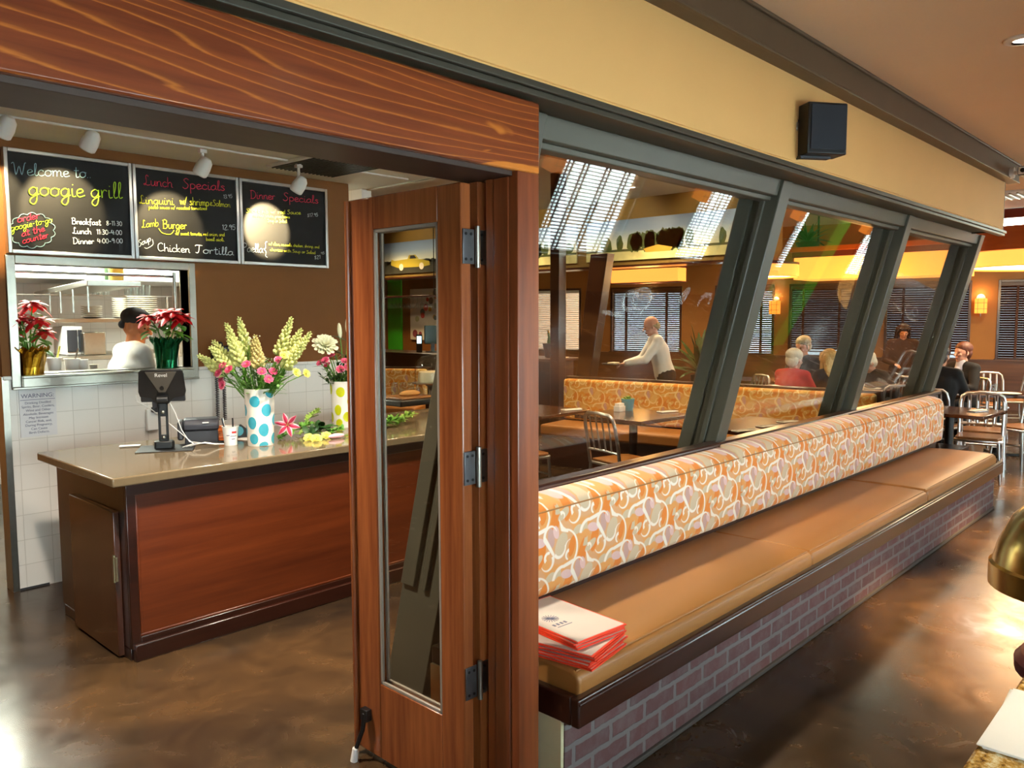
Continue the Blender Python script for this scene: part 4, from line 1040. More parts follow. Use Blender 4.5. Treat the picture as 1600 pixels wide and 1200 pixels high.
def sprig(label, px0, py0, px1, py1, h, n, lw, mat, seed, grp='cut greenery on the counter', dy=.08):
    rnd = random.Random(seed); a = on_top(px0, py0); b = on_top(px1, py1); t = thing('cut_greenery', label, 'greenery', (a.x, a.y+dy, CT), 0, grp)
    d = Vector((b.x-a.x, b.y-a.y, 0)); m = MB(); l_ = MB(); L = d.length
    m.tube([(0, 0, .008), d*.5+Vector((0, 0, h*.5)), d+Vector((0, 0, h*.4))], .003, 6)
    for k in range(n):
        f = k/n; q = d*f+Vector((0, 0, .01+h*.5*min(1, f*2)))
        leaf(l_, q, Vector((rnd.uniform(-1, 1), rnd.uniform(-1, 1), rnd.uniform(0, 1.1)))+d.normalized()*.6, rnd.uniform(.6, 1.1)*lw*5, lw, .3)
    obj('stem', m, M['stem'], t, **W); obj('leaves', l_, mat, t, **W); return t
sprig('feathery green fern frond under the pink lily', 446, 690, 500, 676, .08, 110, .010, M['leaf'], 11)
sprig('pale green fern frond standing behind the pink lily', 480, 684, 508, 664, .16, 120, .009, M['leaf_lite'], 12)
sprig('dark glossy leafy sprig before the lime dotted vase', 492, 686, 524, 680, .06, 24, .022, M['leaf_dark'], 13)
sprig('long narrow leaved sprig lying before the lime dotted vase', 520, 686, 548, 680, .04, 40, .010, M['leaf'], 14)
sprig('leafy cuttings on the counter seen through the door glass', 606, 672, 634, 668, .07, 60, .014, M['leaf'], 15)
sprig('yellow green cuttings on the counter near the cake stand', 632, 668, 656, 662, .09, 60, .013, M['leaf_lite'], 16)
for i, (px, py, c, l) in enumerate(((487, 689, 'yellow', 'left of the pair'), (499, 690, 'yellow', 'middle of the trio'), (514, 686, 'yellow', 'nearest the lime dotted vase'))):
    p = on_top(px, py); t = thing('cut_bloom', 'small yellow cut bloom lying on the counter, '+l, 'flower', (p.x, p.y+.03, CT), 0, 'yellow cut blooms')
    m = MB(); petals(m, (0, 0, .014), (-.4, -.6, .7), .032, 7, 3, .1, 90+i); obj('petals', m, M[c], t, smooth=False, **W)
    obj('stem', MB().tube([(0, 0, .012), (.05, .03, .006), (.11, .04, .005)], .0028, 6).ell((0, 0, .009), .009, 8, 6), M['stem'], t, **W)
p = on_top(530, 686); t = thing('cut_bud', 'pale pink lily bud lying on the counter', 'flower', (p.x, p.y+.03, CT))
obj('bud', MB().ell((0, 0, .017), (.06, .016, .016), 14, 9), M['pale_pink'], t, **W); obj('stem', MB().tube([(.05, 0, .014), (.12, .02, .006)], .003, 6), M['stem'], t, **W)

# cake stand, glasses and bread tray at the counter's far end
p = at(657, 643, z=CT)
ck = thing('cake_stand', 'steel cake stand with a frosted cake under a glass dome', 'cake stand', (p.x+.62, p.y+.58, CT))
obj('stand', MB().lathe([(0, 0), (.075, 0), (.07, .012), (.028, .04), (.020, .075), (.03, .12), (.06, .145), (.165, .152), (.17, .162), (0, .162)], n=36), M['steel'], ck, **W)
obj('cake', MB().lathe([(0, .164), (.115, .164), (.118, .20), (.112, .255), (.10, .262), (0, .264)], n=32), M['cakem'] if 'cakem' in M else M['mum'], ck, **W)
obj('dome', MB().lathe([(.145, .163), (.145, .30), (.13, .355), (.09, .39), (.03, .405), (.012, .41), (.012, .425), (.02, .435), (.012, .45), (0, .452)], n=36), M['drink'], ck, **W)
ckp = Vector((p.x+.62, p.y+.58, CT))
t = thing('bread_tray', 'dark tray with a bread board and loaf before the cake stand', 'tray', (ckp.x-.28, ckp.y-.04, CT))
obj('tray', MB().box(-.26, .20, -.2, .2, 0, .05), M['black'], t, bevel=.008, **W)
obj('board', MB().box(-.2, .16, -.15, .15, .05, .066), M['seatwood'], t, bevel=.004, **W)
obj('loaf', MB().ell((.0, .0, .082), (.11, .06, .032), 16, 8), plain('bread_crust', 'b98444', .7, var=.15), t, **W)
for i in range(5):
    g = ckp+RT*(-.36+.075*i)+DP*(.22+.02*(i % 2))
    t = thing('drinking_glass', 'clear upturned tumbler behind the cake stand, %s from the left' % ['first', 'second', 'third', 'fourth', 'fifth'][i], 'glass', (g.x, g.y, CT), 0, 'tumblers behind the cake stand')
    obj('tumbler', MB().lathe([(.034, 0), (.036, .005), (.030, .14), (0, .145), (0, .139), (.026, .135), (.032, .004), (.034, 0)], n=20), M['drink'], t, **W)
# ------------------------------------------------------------------ handwriting: a small single-stroke alphabet (x-height 4, capitals 8, tails -4)
GL = {
'a': "4.6|3.8,3.4 2.4,4 .6,2.6 .5,.8 1.8,0 3.4,1.2 3.9,3.8 3.8,1 4.8,.2", 'b': "4.4|.6,8 .7,4 .6,.2 2.4,0 3.9,1.6 3.4,3.6 1.8,3.8 .7,2.6", 'c': "4|3.6,3.2 2.2,4 .6,2.6 .7,.8 2.2,0 4,.8",
'd': "4.8|3.8,3.2 2.2,4 .6,2.4 .8,.5 2.2,0 3.6,1.4 4.1,8 3.9,1 4.8,.2", 'e': "4|.5,1.8 2,2 3.4,2.8 2.6,4 1,3.4 .5,1.6 1.6,0 4.2,.8", 'f': "3.6|3.4,7.2 2.2,8 1.3,6 1.3,-1.5;.1,3.8 3,4",
'g': "4.8|3.8,3.3 2.3,4 .6,2.6 .8,.6 2.2,.1 3.6,1.6 4,3.9 3.6,-2 2.2,-4.2 .6,-3 1.6,-1 4.8,.8", 'h': "4.6|.6,8 .7,0 .8,2.4 2.4,4 3.6,3 3.7,.4 4.6,.2", 'i': "2.4|.8,4 .8,.8 1.4,0 2.4,.4;1,5.8 1.2,6.1",
'j': "2.6|1.6,4 1.6,-2.5 .4,-4;1.7,5.8 1.8,6.1", 'k': "4.2|.6,8 .7,0;3.4,4 .8,1.8 3.8,0", 'l': "2.4|.6,1 1.6,5 1.8,8 .9,7.4 .8,1.4 1.5,0 2.6,.6", 'm': "6.6|.5,4 .7,0 .9,2.6 2,4 2.9,3.2 3,0 3.2,2.6 4.4,4 5.4,3.2 5.5,.4 6.6,.2",
'n': "4.6|.5,4 .7,0 .9,2.6 2.3,4 3.5,3.2 3.6,.5 4.6,.2", 'o': "4.6|2.4,4 .7,3 .6,.9 2.2,0 3.9,1.2 3.8,3.2 2.2,4 4.6,3.4", 'p': "4.4|.6,4 .7,-4 .7,2.8 2.2,4 3.8,2.8 3.4,.6 1.6,0 .8,.8", 'q': "4.6|3.8,3.4 2.2,4 .6,2.4 1.2,.2 2.8,.4 3.8,3.8 3.8,-4",
'r': "3.4|.5,4 .8,0 .9,2.4 2,4 3.2,3.4", 's': "3.8|3.2,3.4 2,4 .9,3.2 2.4,2 3.2,.9 2,0 .5,.6", 't': "3.4|1.6,7 1.5,.8 2.2,0 3.4,.5;.2,4.6 3.2,4.8", 'u': "4.6|.6,4 .6,1 1.8,0 3.2,1.2 3.7,4 3.7,.6 4.6,.2",
'v': "4|.4,4 1.9,0 3.6,4", 'w': "5.8|.4,4 1.5,0 2.8,3.4 4.1,0 5.4,4", 'x': "4|.4,4 3.6,0;3.6,4 .4,0", 'y': "4.4|.5,4 .8,1 2.2,.6 3.6,2 3.9,4 3.2,-3 1.8,-4 .8,-3", 'z': "4|.5,4 3.6,4 .5,0 3.8,0",
'B': "6|1,8 1.1,0;.2,7.4 2.6,8.2 4.6,7 3.8,4.8 1.6,4.4 4.4,4 5.2,1.8 3.4,0 .4,.2", 'C': "5.8|5,7 3.4,8.2 1,6.2 .7,2.4 2.4,0 5.4,1", 'D': "6|1,8 1.1,0;.2,7.8 3,8 5.4,5.4 4.8,1.6 2.6,0 .4,.1",
'L': "5|3.6,7 2.4,8.2 1.6,6.6 1.9,3 .8,.2 -.2,.8 .8,1.2 2.6,.1 4.8,.6", 'P': "5|1,8 1,0;.2,7 2.4,8.2 4.6,7 3.8,4.6 1.2,4", 'S': "5|4.4,7.2 2.8,8.2 1.2,6.8 2.4,4.8 4,3 3.4,.6 1.6,-.2 .2,1", 'T': "5.6|.2,7 1.2,8 5.4,8;3.2,8 2.6,2 1.6,0 .4,.6", 'W': "8|-.6,7.4 .8,8 1.8,.2 3.8,6 5.2,.2 7,7.6 7.8,8.2",
'A': "5.6|.3,0 2.8,8 5.2,0;1.2,3 4.4,3",
'0': "4.4|2.2,8 .7,6 .7,2 2.2,0 3.7,2 3.7,6 2.2,8", '1': "2.6|.6,6.6 1.6,8 1.6,0", '2': "4.4|.6,6.6 2,8 3.6,6.4 .5,0 4,0", '3': "4.2|.6,7.4 2.4,8 3.4,6.2 1.6,4.4 3.6,2.6 2.4,0 .5,.6", '4': "4.4|1.2,8 .6,3.4 4,3.6;3.2,7 3.1,0",
'5': "4.2|3.6,8 1,8 .9,4.8 2.8,5 3.8,2.6 2.4,0 .6,.6", '7': "4.2|.4,8 3.8,8 1.4,0", '8': "4.2|2.2,4.2 .8,6.2 2.2,8 3.4,6.2 .7,2 2.2,0 3.7,2 2.2,4.2", '9': "4.2|3.6,6 2.2,8 .7,6.2 2,4.4 3.6,5.8 3.2,0",
'.': "1.6|.6,0 .9,.3", ',': "1.6|.8,.4 .4,-1", ':': "2|.8,.8 1,1.1;.8,3.4 1,3.7", '-': "3.6|.6,3 3,3.2", '/': "3.4|.2,-.6 3,8", '&': "4.4|3.8,3.8 1.6,4.2 1.2,2.2 2.8,2.2 1,2 .8,.2 3.8,.4", '$': "4.4|3.6,6.6 2,7 .9,5.4 3,3.2 3.4,1.4 1.8,.4 .6,1.4;2.2,8.4 2,-1", '{': "3|2.6,8 1.4,7.4 1.6,5 .4,4 1.6,3 1.4,.6 2.6,0", ' ': "2.8|"}
def cat_rom(P, n=4):
    if len(P) < 3: return P
    out = []
    for i in range(len(P)-1):
        a = P[max(i-1, 0)]; b = P[i]; c = P[i+1]; d = P[min(i+2, len(P)-1)]
        for k in range(n):
            t = k/n; out.append(tuple(.5*((2*b[j])+(-a[j]+c[j])*t+(2*a[j]-5*b[j]+4*c[j]-d[j])*t*t+(-a[j]+3*b[j]-3*c[j]+d[j])*t**3) for j in (0, 1)))
    return out+[P[-1]]
BY = 5.452
def write(mb, text, p0, p1, hpx, thick=.0042):
    """chalk line from baseline pixel p0 to p1, x-height hpx (photo pixels)"""
    A = at(*p0, y=BY); B = at(*p1, y=BY); d = B-A; L = d.length; d.normalize(); up = Vector((-d.z*0, 0, 1))
    tot = 0; items = []
    for ch in text:
        adv, st = GL[ch].split('|'); adv = float(adv)
        for s in st.split(';'):
            if s.strip():
                items.append([(tot+float(q.split(',')[0]), float(q.split(',')[1])) for q in s.split()])
        tot += adv
    sx = L/max(tot, .1); sy = hpx*.0041/4
    for P in items:
        P = cat_rom(P, 4)
        mb.tube([A+d*(x*sx)+up*(y*sy) for x, y in P], thick*.42, 4)
def board(label, pa, pb, lines):
    xa = at(pa[0], pa[1], y=BY).x; xb = at(pb[0], pb[1], y=BY).x
    z0, z1 = 2.058, 2.675
    t = thing('chalkboard', label, 'chalkboard', ((xa+xb)/2, 5.48, z0), 0, 'chalkboard menus over the pass window')
    e = .022
    obj('board', MB().box(xa+e, xb-e, 5.46, 5.497, z0+e, z1-e), M['board'], t, smooth=False)
    f = MB().box(xa, xa+e, 5.445, 5.499, z0, z1).box(xb-e, xb, 5.445, 5.499, z0, z1).box(xa+e, xb-e, 5.445, 5.499, z0, z0+e).box(xa+e, xb-e, 5.445, 5.499, z1-e, z1)
    obj('frame', f, M['alu'], t, bevel=.003)
    by = {}
    for (c, txt, p0, p1, h, *th) in lines: by.setdefault(c, []).append((txt, p0, p1, h, *(th or [.0042])))
    for c, L in by.items():
        for (txt, p0, p1, h, th) in L:
            mb = MB()
            if txt == '#cloud':
                P = []; n = 14
                for k in range(n):
                    a = 2*pi*k/n; b = 2*pi*(k+1)/n
                    for q in range(6):
                        aa = a+(b-a)*q/6; rr = 1+.12*sin(pi*q/6); P.append(at(p0[0]+h*rr*cos(aa), p0[1]+p1*rr*sin(aa), y=BY))
                mb.tube(P, .002, 4, closed=True)
            elif txt == '#arc': mb.tube([at(x, y, y=BY) for x, y in cat_rom(p0, 4)], th/2, 4)
            else: write(mb, txt, p0, p1, h, th)
            obj('chalk_writing', mb, M['chalk_'+c], t, smooth=False)
    return t
board('black chalkboard with the welcome message and opening hours', (4, 233), (204.6, 256), [
    ('b', 'Welcome to..', (20, 273), (143, 278), 8.5, .005), ('g', 'googie grill', (44, 305), (191, 310), 12, .0075),
    ('r', 'order', (27, 348), (62, 341), 5.5, .005), ('g', 'googie-to-go', (17, 361), (82, 347), 4.8, .0045), ('r', 'at the', (34, 370), (70, 361), 5, .005), ('r', 'counter', (35, 381), (76, 371), 5, .005),
    ('b', '#cloud', (50, 360), 25, 33), ('w', 'Breakfast', (112, 350), (158, 352), 4.6, .006), ('w', '8-11:30', (166, 352), (191, 353), 3.4, .005),
    ('w', 'Lunch', (114, 365), (143, 366), 4.6, .006), ('w', '11:30-4:00', (151, 366), (191, 367), 3.6, .005), ('w', 'Dinner', (114, 381), (147, 381), 4.6, .006), ('w', '4:00-9:00', (152, 380), (192, 380), 3.6, .005)])
board('black chalkboard with the pink lunch specials heading', (205.6, 256), (371.8, 276), [
    ('r', 'Lunch', (225, 289), (270, 293), 8, .0045), ('r', 'Specials', (285, 294), (352, 298), 8, .0055), ('y', 'Linguini', (218, 318), (272, 320), 6.5, .005), ('y', 'w/ shrimp', (281, 319), (327, 322), 6.5, .006), ('y', '&Salmon', (328, 321), (360, 324), 5, .0042),
    ('w', '13.95', (349, 310), (363, 309), 3, .003), ('y', 'pesto sauce w/ roasted tomatoes', (232, 326), (323, 328), 2.8, .004), ('y', 'Lamb', (222, 356), (248, 353), 6, .0045), ('y', 'Burger', (254, 357), (292, 358), 7, .0055), ('y', '#arc', [(248, 357), (254, 364), (266, 366), (272, 360)], 0, 0, .005),
    ('w', '12.95', (347, 359), (368, 359), 4.2, .004), ('y', 'w/ sweet tomato, red onion, and', (274, 367), (351, 369), 3, .004), ('y', 'basil aioli.', (322, 376), (351, 377), 3, .004),
    ('w', 'Soup', (216, 386), (236, 376), 5, .005), ('w', '#arc', [(238, 374), (239, 382), (230, 388), (226, 387)], 0, 0, .004), ('w', 'Chicken', (246, 392), (297, 395), 6.5, .0062), ('w', 'Tortilla', (305, 395), (365, 399), 6.5, .0062)])
board('black chalkboard with the dinner specials and paella price', (372.8, 277), (510.6, 294), [
    ('r', 'Dinner', (391, 310), (430, 312), 7, .005), ('r', 'Specials', (442, 313), (498, 318), 7, .0055), ('y', 'Short rib w/ red Sauce', (384, 332), (470, 335), 3.6, .0045), ('w', '$17.95', (480, 339), (497, 338), 3, .003),
    ('y', 'mashed potato, green beans', (396, 339), (453, 341), 2.6, .004), ('y', 'Soup or Salad', (418, 347), (448, 348), 2.8, .004), ('w', 'Paella', (379, 393), (411, 395), 7.5, .004), ('w', '{', (412, 402), (419, 402), 14, .004),
    ('y', 'w/ clam, mussels, chicken, shrimp, and', (420, 383), (499, 388), 2.8, .0038), ('y', 'chorizo with Soup or Salad', (422, 392), (493, 397), 2.8, .0038), ('w', '$21', (491, 405), (501, 404), 3.2, .0035), ('w', '95', (501, 398), (507, 397), 2.2, .003)])

# track and its four heads
tk0 = at(60, 196, z=2.738); tk1 = at(600, 288, z=2.738)
trk = thing('light_track', 'thin white ceiling track carrying four spot heads before the chalkboards', 'track', (2.2, 4.95, 2.75))
obj('rail', MB().box(.9, 4.1, 4.941, 4.959, 2.738, 2.75), M['white'], trk, bevel=.003)
TKL = ['with its lit face showing at the left picture edge', 'over the welcome chalkboard', 'over the lunch specials chalkboard', 'over the dinner specials chalkboard']
for i, px in enumerate((8, 141, 317, 467)):
    p = at(px, (200, 222, 262, 290)[i], y=4.95)
    hp = Vector((p.x, 4.95, 2.728)); t = thing('track_spotlight', 'white egg shaped track spotlight '+TKL[i], 'spotlight', hp, 0, 'white track spotlights')
    ax = Vector((-.35, .62, -1.0)).normalized(); q = ax.to_track_quat('-Z', 'Y').to_matrix().to_4x4(); c = Vector((0, 0, p.z-hp.z-.0))
    obj('stem', MB().cyl((0, 0, 0), (0, 0, c.z+.03), .010, n=10).box(-.022, .022, -.018, .018, -.022, 0), M['white'], t, **W)
    m = MB(); m.X = Matrix.Translation(c) @ q; m.lathe([(0, .07), (.022, .066), (.04, .045), (.048, .0), (.046, -.045), (.038, -.052), (.040, -.045), (.04, -.02), (0, -.02)], n=24)
    obj('shell', m, M['white'], t, **W)
    m = MB(); m.X = Matrix.Translation(c) @ q; m.lathe([(0, -.048), (.037, -.047), (.037, -.04), (0, -.04)], n=20); obj('lens', m, M['bulb'], t, **W)
    src = hp+c+ax*.06; lamp('SPOT', src, (75, 75, 65, 380)[i], (1, .78, .42), .010, src+Vector((0.02 if i < 3 else .05, .47, (-.27, -.26, -.26, -.19)[i])), (52, 52, 50, 42)[i], .40, 'track_beam')

# ------------------------------------------------------------------ wall items by the counter
wp = thing('wall_phone', 'black wall phone with two coiled cords, half behind the flowers', 'phone', (2.79, 5.47, 1.40))
obj('body', MB().box(2.70, 2.87, 5.43, 5.485, 1.30, 1.47), M['black'], wp, bevel=.012)
obj('handset', MB().box(2.715, 2.76, 5.39, 5.44, 1.30, 1.50), M['black'], wp, bevel=.015)
for i, (px, b) in enumerate(((338, 690), (349, 690))):
    P = []; a = at(px, 578, y=5.455); z1 = .93
    for k in range(190):
        z = a.z+(z1-a.z)*k/190; an = k*.95; P.append((a.x+.012*cos(an), a.y+.012*sin(an)-.004, z))
    obj('coiled_cord', MB().tube(P, .0032, 5), M['dgrey'], wp)
pt = at(238, 655, y=5.48)
ol = thing('outlet_box', 'white electrical box on the tile behind the register stand', 'outlet', (pt.x, 5.5, pt.z))
obj('box', MB().box(-.04, .04, -.035, 0, -.075, .07), M['white'], ol, bevel=.006, **W)
obj('plug', MB().box(-.012, .028, -.07, -.035, .05, .085), M['dgrey'], ol, bevel=.004, **W)
sg = thing('warning_sign', 'clear plastic warning notice in grey serif type on the white tile', 'sign', (1.59, 5.5, 1.09))
a = at(29, 610, y=5.494); b = at(90, 676, y=5.494)
obj('sheet', MB().box(a.x, b.x, 5.494, 5.4995, b.z-.01, a.z), plain('frosted_clear_sheet', 'd6d3d4', .4, var=.01), sg, smooth=False)
Rx = Matrix.Rotation(pi/2, 4, 'X'); cx = (a.x+b.x)/2-1.59
text_obj('WARNING:', .036, M['ink'], sg, Matrix.Translation((cx, -.0072, a.z-1.09-.050)) @ Rx)
obj('rule', MB().box(a.x+.005, b.x-.005, 5.4925, 5.494, a.z-.064, a.z-.061), M['ink'], sg, smooth=False)
text_obj('Drinking Distilled\nSpirits, Beer, Coolers,\nWine and Other\nAlcoholic Beverages\nMay Increase\nCancer Risk, and,\nDuring Pregnancy,\nCan Cause\nBirth Defects.', .0205, M['ink'], sg, Matrix.Translation((cx, -.0072, a.z-1.09-.088)) @ Rx, space=1.12)

# ------------------------------------------------------------------ poinsettias on the pass sill
def poinsettia(label, px, foil, h, r, heads, seed):
    p = at(px, 570, y=KY+.045); rnd = random.Random(seed)
    t = thing('potted_poinsettia', label, 'potted plant', (p.x, KY+.045, PZ0+.0005))
    m = MB(); prof = [(0, 0), (r*.7, 0), (r*.74, h*.3), (r*.88, h*.7), (r*.98, h*.92), (r*1.16, h*1.08), (r*1.1, h*1.02), (r*.85, h*.82), (0, h*.8)]
    n = 40; vs = []; fs = []
    for j, (rr, z) in enumerate(prof):
        for k in range(n):
            a = 2*pi*k/n; f = 1+.06*sin(k*5.3+j)*(j > 0)+.03*rnd.uniform(-1, 1)
            vs.append((rr*f*cos(a), rr*f*sin(a), z*(1+.08*(j in (5, 6))*sin(k*2.2))))
    for j in range(len(prof)-1):
        for k in range(n): fs.append((j*n+k, j*n+(k+1) % n, (j+1)*n+(k+1) % n, (j+1)*n+k))
    m.add(vs, fs); obj('foil_wrap', m, foil, t, smooth=False, **W)
    st = MB(); rd = MB(); gl = MB(); cy = MB()
    for (a, d, z, R_) in heads:
        tip = RT*a+DP*d+Vector((0, 0, z)); st.tube([(RT*a*.2)+Vector((0, 0, h*.8)), RT*a*.5+DP*d*.5+Vector((0, 0, h+(z-h)*.5)), tip], [.006, .005, .004], 6)
        for k in range(15):
            an = k*2.399; el = .85-.085*k; dv = Vector((cos(an)*cos(el), sin(an)*cos(el), sin(el)))
            leaf(rd, tip, dv, R_*rnd.uniform(.8, 1.15), R_*.27, .5)
        for k in range(5):
            an = k*1.5+a*9; leaf(gl, tip-Vector((0, 0, .05+.02*k)), Vector((cos(an), sin(an), -.1)), R_*.8, R_*.22, .4)
        for k in range(6): cy.ell(tip+Vector((rnd.uniform(-.01, .01), rnd.uniform(-.01, .01), .012)), .006, 6, 4)
    obj('stems', st, M['stem'], t, **W); obj('red_bracts', rd, M['red_bract'], t, smooth=False, **W); obj('green_leaves', gl, M['leaf'], t, smooth=False, **W); obj('flower_centres', cy, M['yellow'], t, **W)
    return t
M['green_foil'] = plain('green_foil', '12603c', .2, .8, .3, 25)
poinsettia('red poinsettia in a gold foil pot at the left of the pass sill', 47, M['gold'], .155, .098, [(-.07, 0, .36, .10), (.015, .03, .43, .10), (.075, -.02, .33, .095), (-.10, .02, .27, .085), (.07, .04, .26, .085), (-.01, -.05, .34, .08)], 1)
poinsettia('red poinsettia in a green foil pot behind the register stand', 261, M['green_foil'], .19, .090, [(-.105, -.02, .345, .095), (.0, .0, .375, .11), (.06, -.02, .37, .115), (.10, .03, .34, .10)], 2)

# ------------------------------------------------------------------ kitchen beyond the pass
hood = thing('range_hood', 'white exhaust hood with added glow at the top of the kitchen view', 'hood', (2.9, 8.6, 2.0))
obj('canopy', MB().prism([(8.0, 2.02), (9.15, 2.02), (9.15, 2.6), (8.5, 2.6), (8.0, 2.16)], 'x', 1.6, 4.1), M['white'], hood, bevel=.01)
obj('added_glow_strip', MB().box(1.65, 4.0, 7.985, 8.0, 2.03, 2.15), M['tube'], hood)  # glow added to keep the hood front blown-out white
def steel_shelf(label, x0, x1, y0, y1, z, rz=0, loc=None):
    c = loc or ((x0+x1)/2, (y0+y1)/2, z); t = thing('kitchen_shelf', label, 'shelf', c, rz)
    w2, d2 = (x1-x0)/2, (y1-y0)/2
    obj('shelf_plate', MB().box(-w2, w2, -d2, d2, -.035, 0), M['steel'], t, bevel=.004, **W)
    b = MB()
    for s in (-w2+.05, w2-.05): b.prism([(d2, -.035), (d2, -.2), (-d2*.6, -.035)], 'x', s-.004, s+.004)
    obj('bracket', b, M['steel'], t, **W); return t
A = at(112, 457, z=1.93); B = at(238, 436, z=1.93); dv = (A-B); dv.z = 0; L = dv.length
sh = thing('kitchen_shelf', 'high steel shelf running away into the kitchen with bottles on it', 'shelf', (B.x, B.y, 1.93), atan2(dv.y, dv.x))
obj('shelf_plate', MB().box(.35, L, 0, .34, -.04, 0), M['steel'], sh, bevel=.004, **W)
for k in range(4):
    f = .5+k*L/5.2; obj('hanger', MB().box(f, f+.012, .31, .32, -.22, -.04), M['steel'], sh, **W)
KB = [('white plastic jug on the high kitchen shelf', .85, .09, .20, M['white'], M['white']), ('white jar with a green lid on the high kitchen shelf', .55, .07, .18, M['paper'], M['leaf']), ('dark bottle with a bright green cap on the high kitchen shelf', .36, .045, .20, M['leaf_dark'], M['green']), ('yellow squeeze bottle on the high kitchen shelf', .18, .05, .20, M['yellow'], M['orange'])]
for (l, f, r, h, b, c) in KB:
    q = Vector((B.x, B.y, 1.93))+dv.normalized()*(f+.38); nrm = Vector((-dv.y, dv.x, 0)).normalized()*.12; q = q+nrm
    t = thing('kitchen_bottle', l, 'bottle', q)
    obj('body', MB().lathe([(0, 0), (r, 0), (r, h*.7), (r*.5, h*.85), (r*.5, h*.9), (0, h*.9)], n=20), b, t, **W); obj('cap', MB().cyl((0, 0, h*.88), (0, 0, h), r*.55, n=16), c, t, **W)
steel_shelf('long steel plate shelf across the kitchen', 1.55, 3.75, 7.25, 7.65, 1.665)
def plates(label, px, r, n, y=7.42, z=1.665, dz=.018):
    p = at(px, 480, y=y)
    for k in range(n):
        lb = '%s, %s' % (label, ['lowest', 'second from the bottom', 'third from the bottom', 'fourth from the bottom', 'fifth from the bottom', 'sixth from the bottom', 'seventh from the bottom', 'eighth from the bottom', 'ninth from the bottom', 'tenth from the bottom', 'eleventh from the bottom', 'topmost'][k if k < n-1 else 11])
        o = obj('plate', MB().lathe([(0, 0), (r*.6, 0), (r*.66, .004), (r, .014), (r, .0165), (r*.64, .008), (0, .007)], (p.x, y, z+.0002+k*dz), 28), M['ramekin'])
        tag(o, lb, 'plate', 'plates on the kitchen shelf')
plates('large white plate in the right stack on the kitchen shelf', 221, .135, 11)
plates('white side plate in the middle stack on the kitchen shelf', 187, .062, 10)
plates('white side plate in the left stack on the kitchen shelf', 143, .085, 6)
for i, px in enumerate((152, 160, 169, 203, 213, 223, 233)):
    p = at(px, 453, y=7.42); t = obj('drinking_glass', MB().lathe([(.028, 0), (.034, .10), (.031, .10), (.026, .005), (0, .005), (0, 0)], (p.x, 7.47, 1.665+.21 if False else 1.8664), 16), M['drink'])
    t.location.z = 0
    tag(t, 'clear tumbler on the steel rack above the plates, %s from the left' % ['first', 'second', 'third', 'fourth', 'fifth', 'sixth', 'seventh'][i], 'glass', 'tumblers on the kitchen rack')
rk = thing('glass_rack', 'narrow steel rack holding tumblers above the plate stacks', 'rack', (2.6, 7.47, 1.8664))
obj('tray', MB().box(1.9, 3.3, 7.40, 7.56, 1.862, 1.8664), M['steel'], rk); obj('support', MB().box(1.9, 1.915, 7.5, 7.53, 1.665, 1.862).box(3.285, 3.3, 7.5, 7.53, 1.665, 1.862), M['steel'], rk)
steel_shelf('steel work counter under the plate shelf', 1.5, 3.75, 7.0, 7.9, 1.36)
def kbox(name, label, cat, px0, px1, y, z0, h, d, mat, front=None):
    a = at(px0, 540, y=y); b = at(px1, 540, y=y); t = thing(name, label, cat, ((a.x+b.x)/2, y+d/2, z0)); w2 = (b.x-a.x)/2
    obj('body', MB().box(-w2, w2, -d/2, d/2, 0, h), mat, t, bevel=.008, **W)
    if front: obj('door', MB().box(-w2*.85, w2*.35, -d/2-.006, -d/2, h*.12, h*.88), front, t, bevel=.003, **W); obj('control_panel', MB().box(w2*.45, w2*.9, -d/2-.005, -d/2, h*.12, h*.88), M['dgrey'], t, **W)
    return t
kbox('microwave_oven', 'white microwave with a dark window on the kitchen work counter', 'microwave', 103, 130, 7.2, 1.36, .24, .3, M['white'], M['dgrey'])
kbox('steel_toaster', 'steel toaster box beside the white microwave', 'toaster', 131, 166, 7.12, 1.36, .19, .3, M['steel'])
kbox('steel_bin', 'steel box behind the cook at the right', 'container', 262, 284, 6.9, 1.36, .22, .3, M['steel'])
steel_shelf('low steel ledge just behind the pass sill', 1.7, 2.9, 5.84, 6.1, 1.30)
for i, (px, r, h, mm, l) in enumerate(((85, .045, .10, 'white', 'white tub on the pass ledge beside the gold pot'), (113, .05, .09, 'paper', 'white patterned tub in the middle of the pass ledge'), (128, .04, .08, 'white', 'small white tub at the right on the pass ledge'), (147, .03, .045, 'ramekin', 'small cream bowl near the cook on the pass ledge'), (276, .025, .16, 'paper', 'slim white bottle right of the green foil pot'))):
    p = at(px, 570, y=5.95); t = thing('kitchen_tub', l, 'tub', (p.x, 5.95, 1.30))
    obj('tub', MB().lathe([(0, 0), (r*.8, 0), (r, h), (r*1.05, h), (r*1.05, h*1.06), (r*.9, h*1.06), (r*.75, .01), (0, .01)], n=22), M[mm], t, **W)
    if i in (0, 1): obj('spoon', MB().cyl((0, 0, .02), (r, .02, h*1.8), .006, n=8), M['steel'] if i else M['yellow'], t, **W)
t = thing('chrome_heat_lamp', 'chrome tube frame at the right inside the pass window', 'heat lamp', (2.53, 5.62, 1.31))
obj('post', MB().cyl((2.535, 5.65, 1.325), (2.535, 5.65, 1.99), .012, n=12), M['steel'], t)
obj('arm', MB().cyl((1.53, 5.65, 1.96), (2.54, 5.65, 1.96), .010, n=10), M['steel'], t)
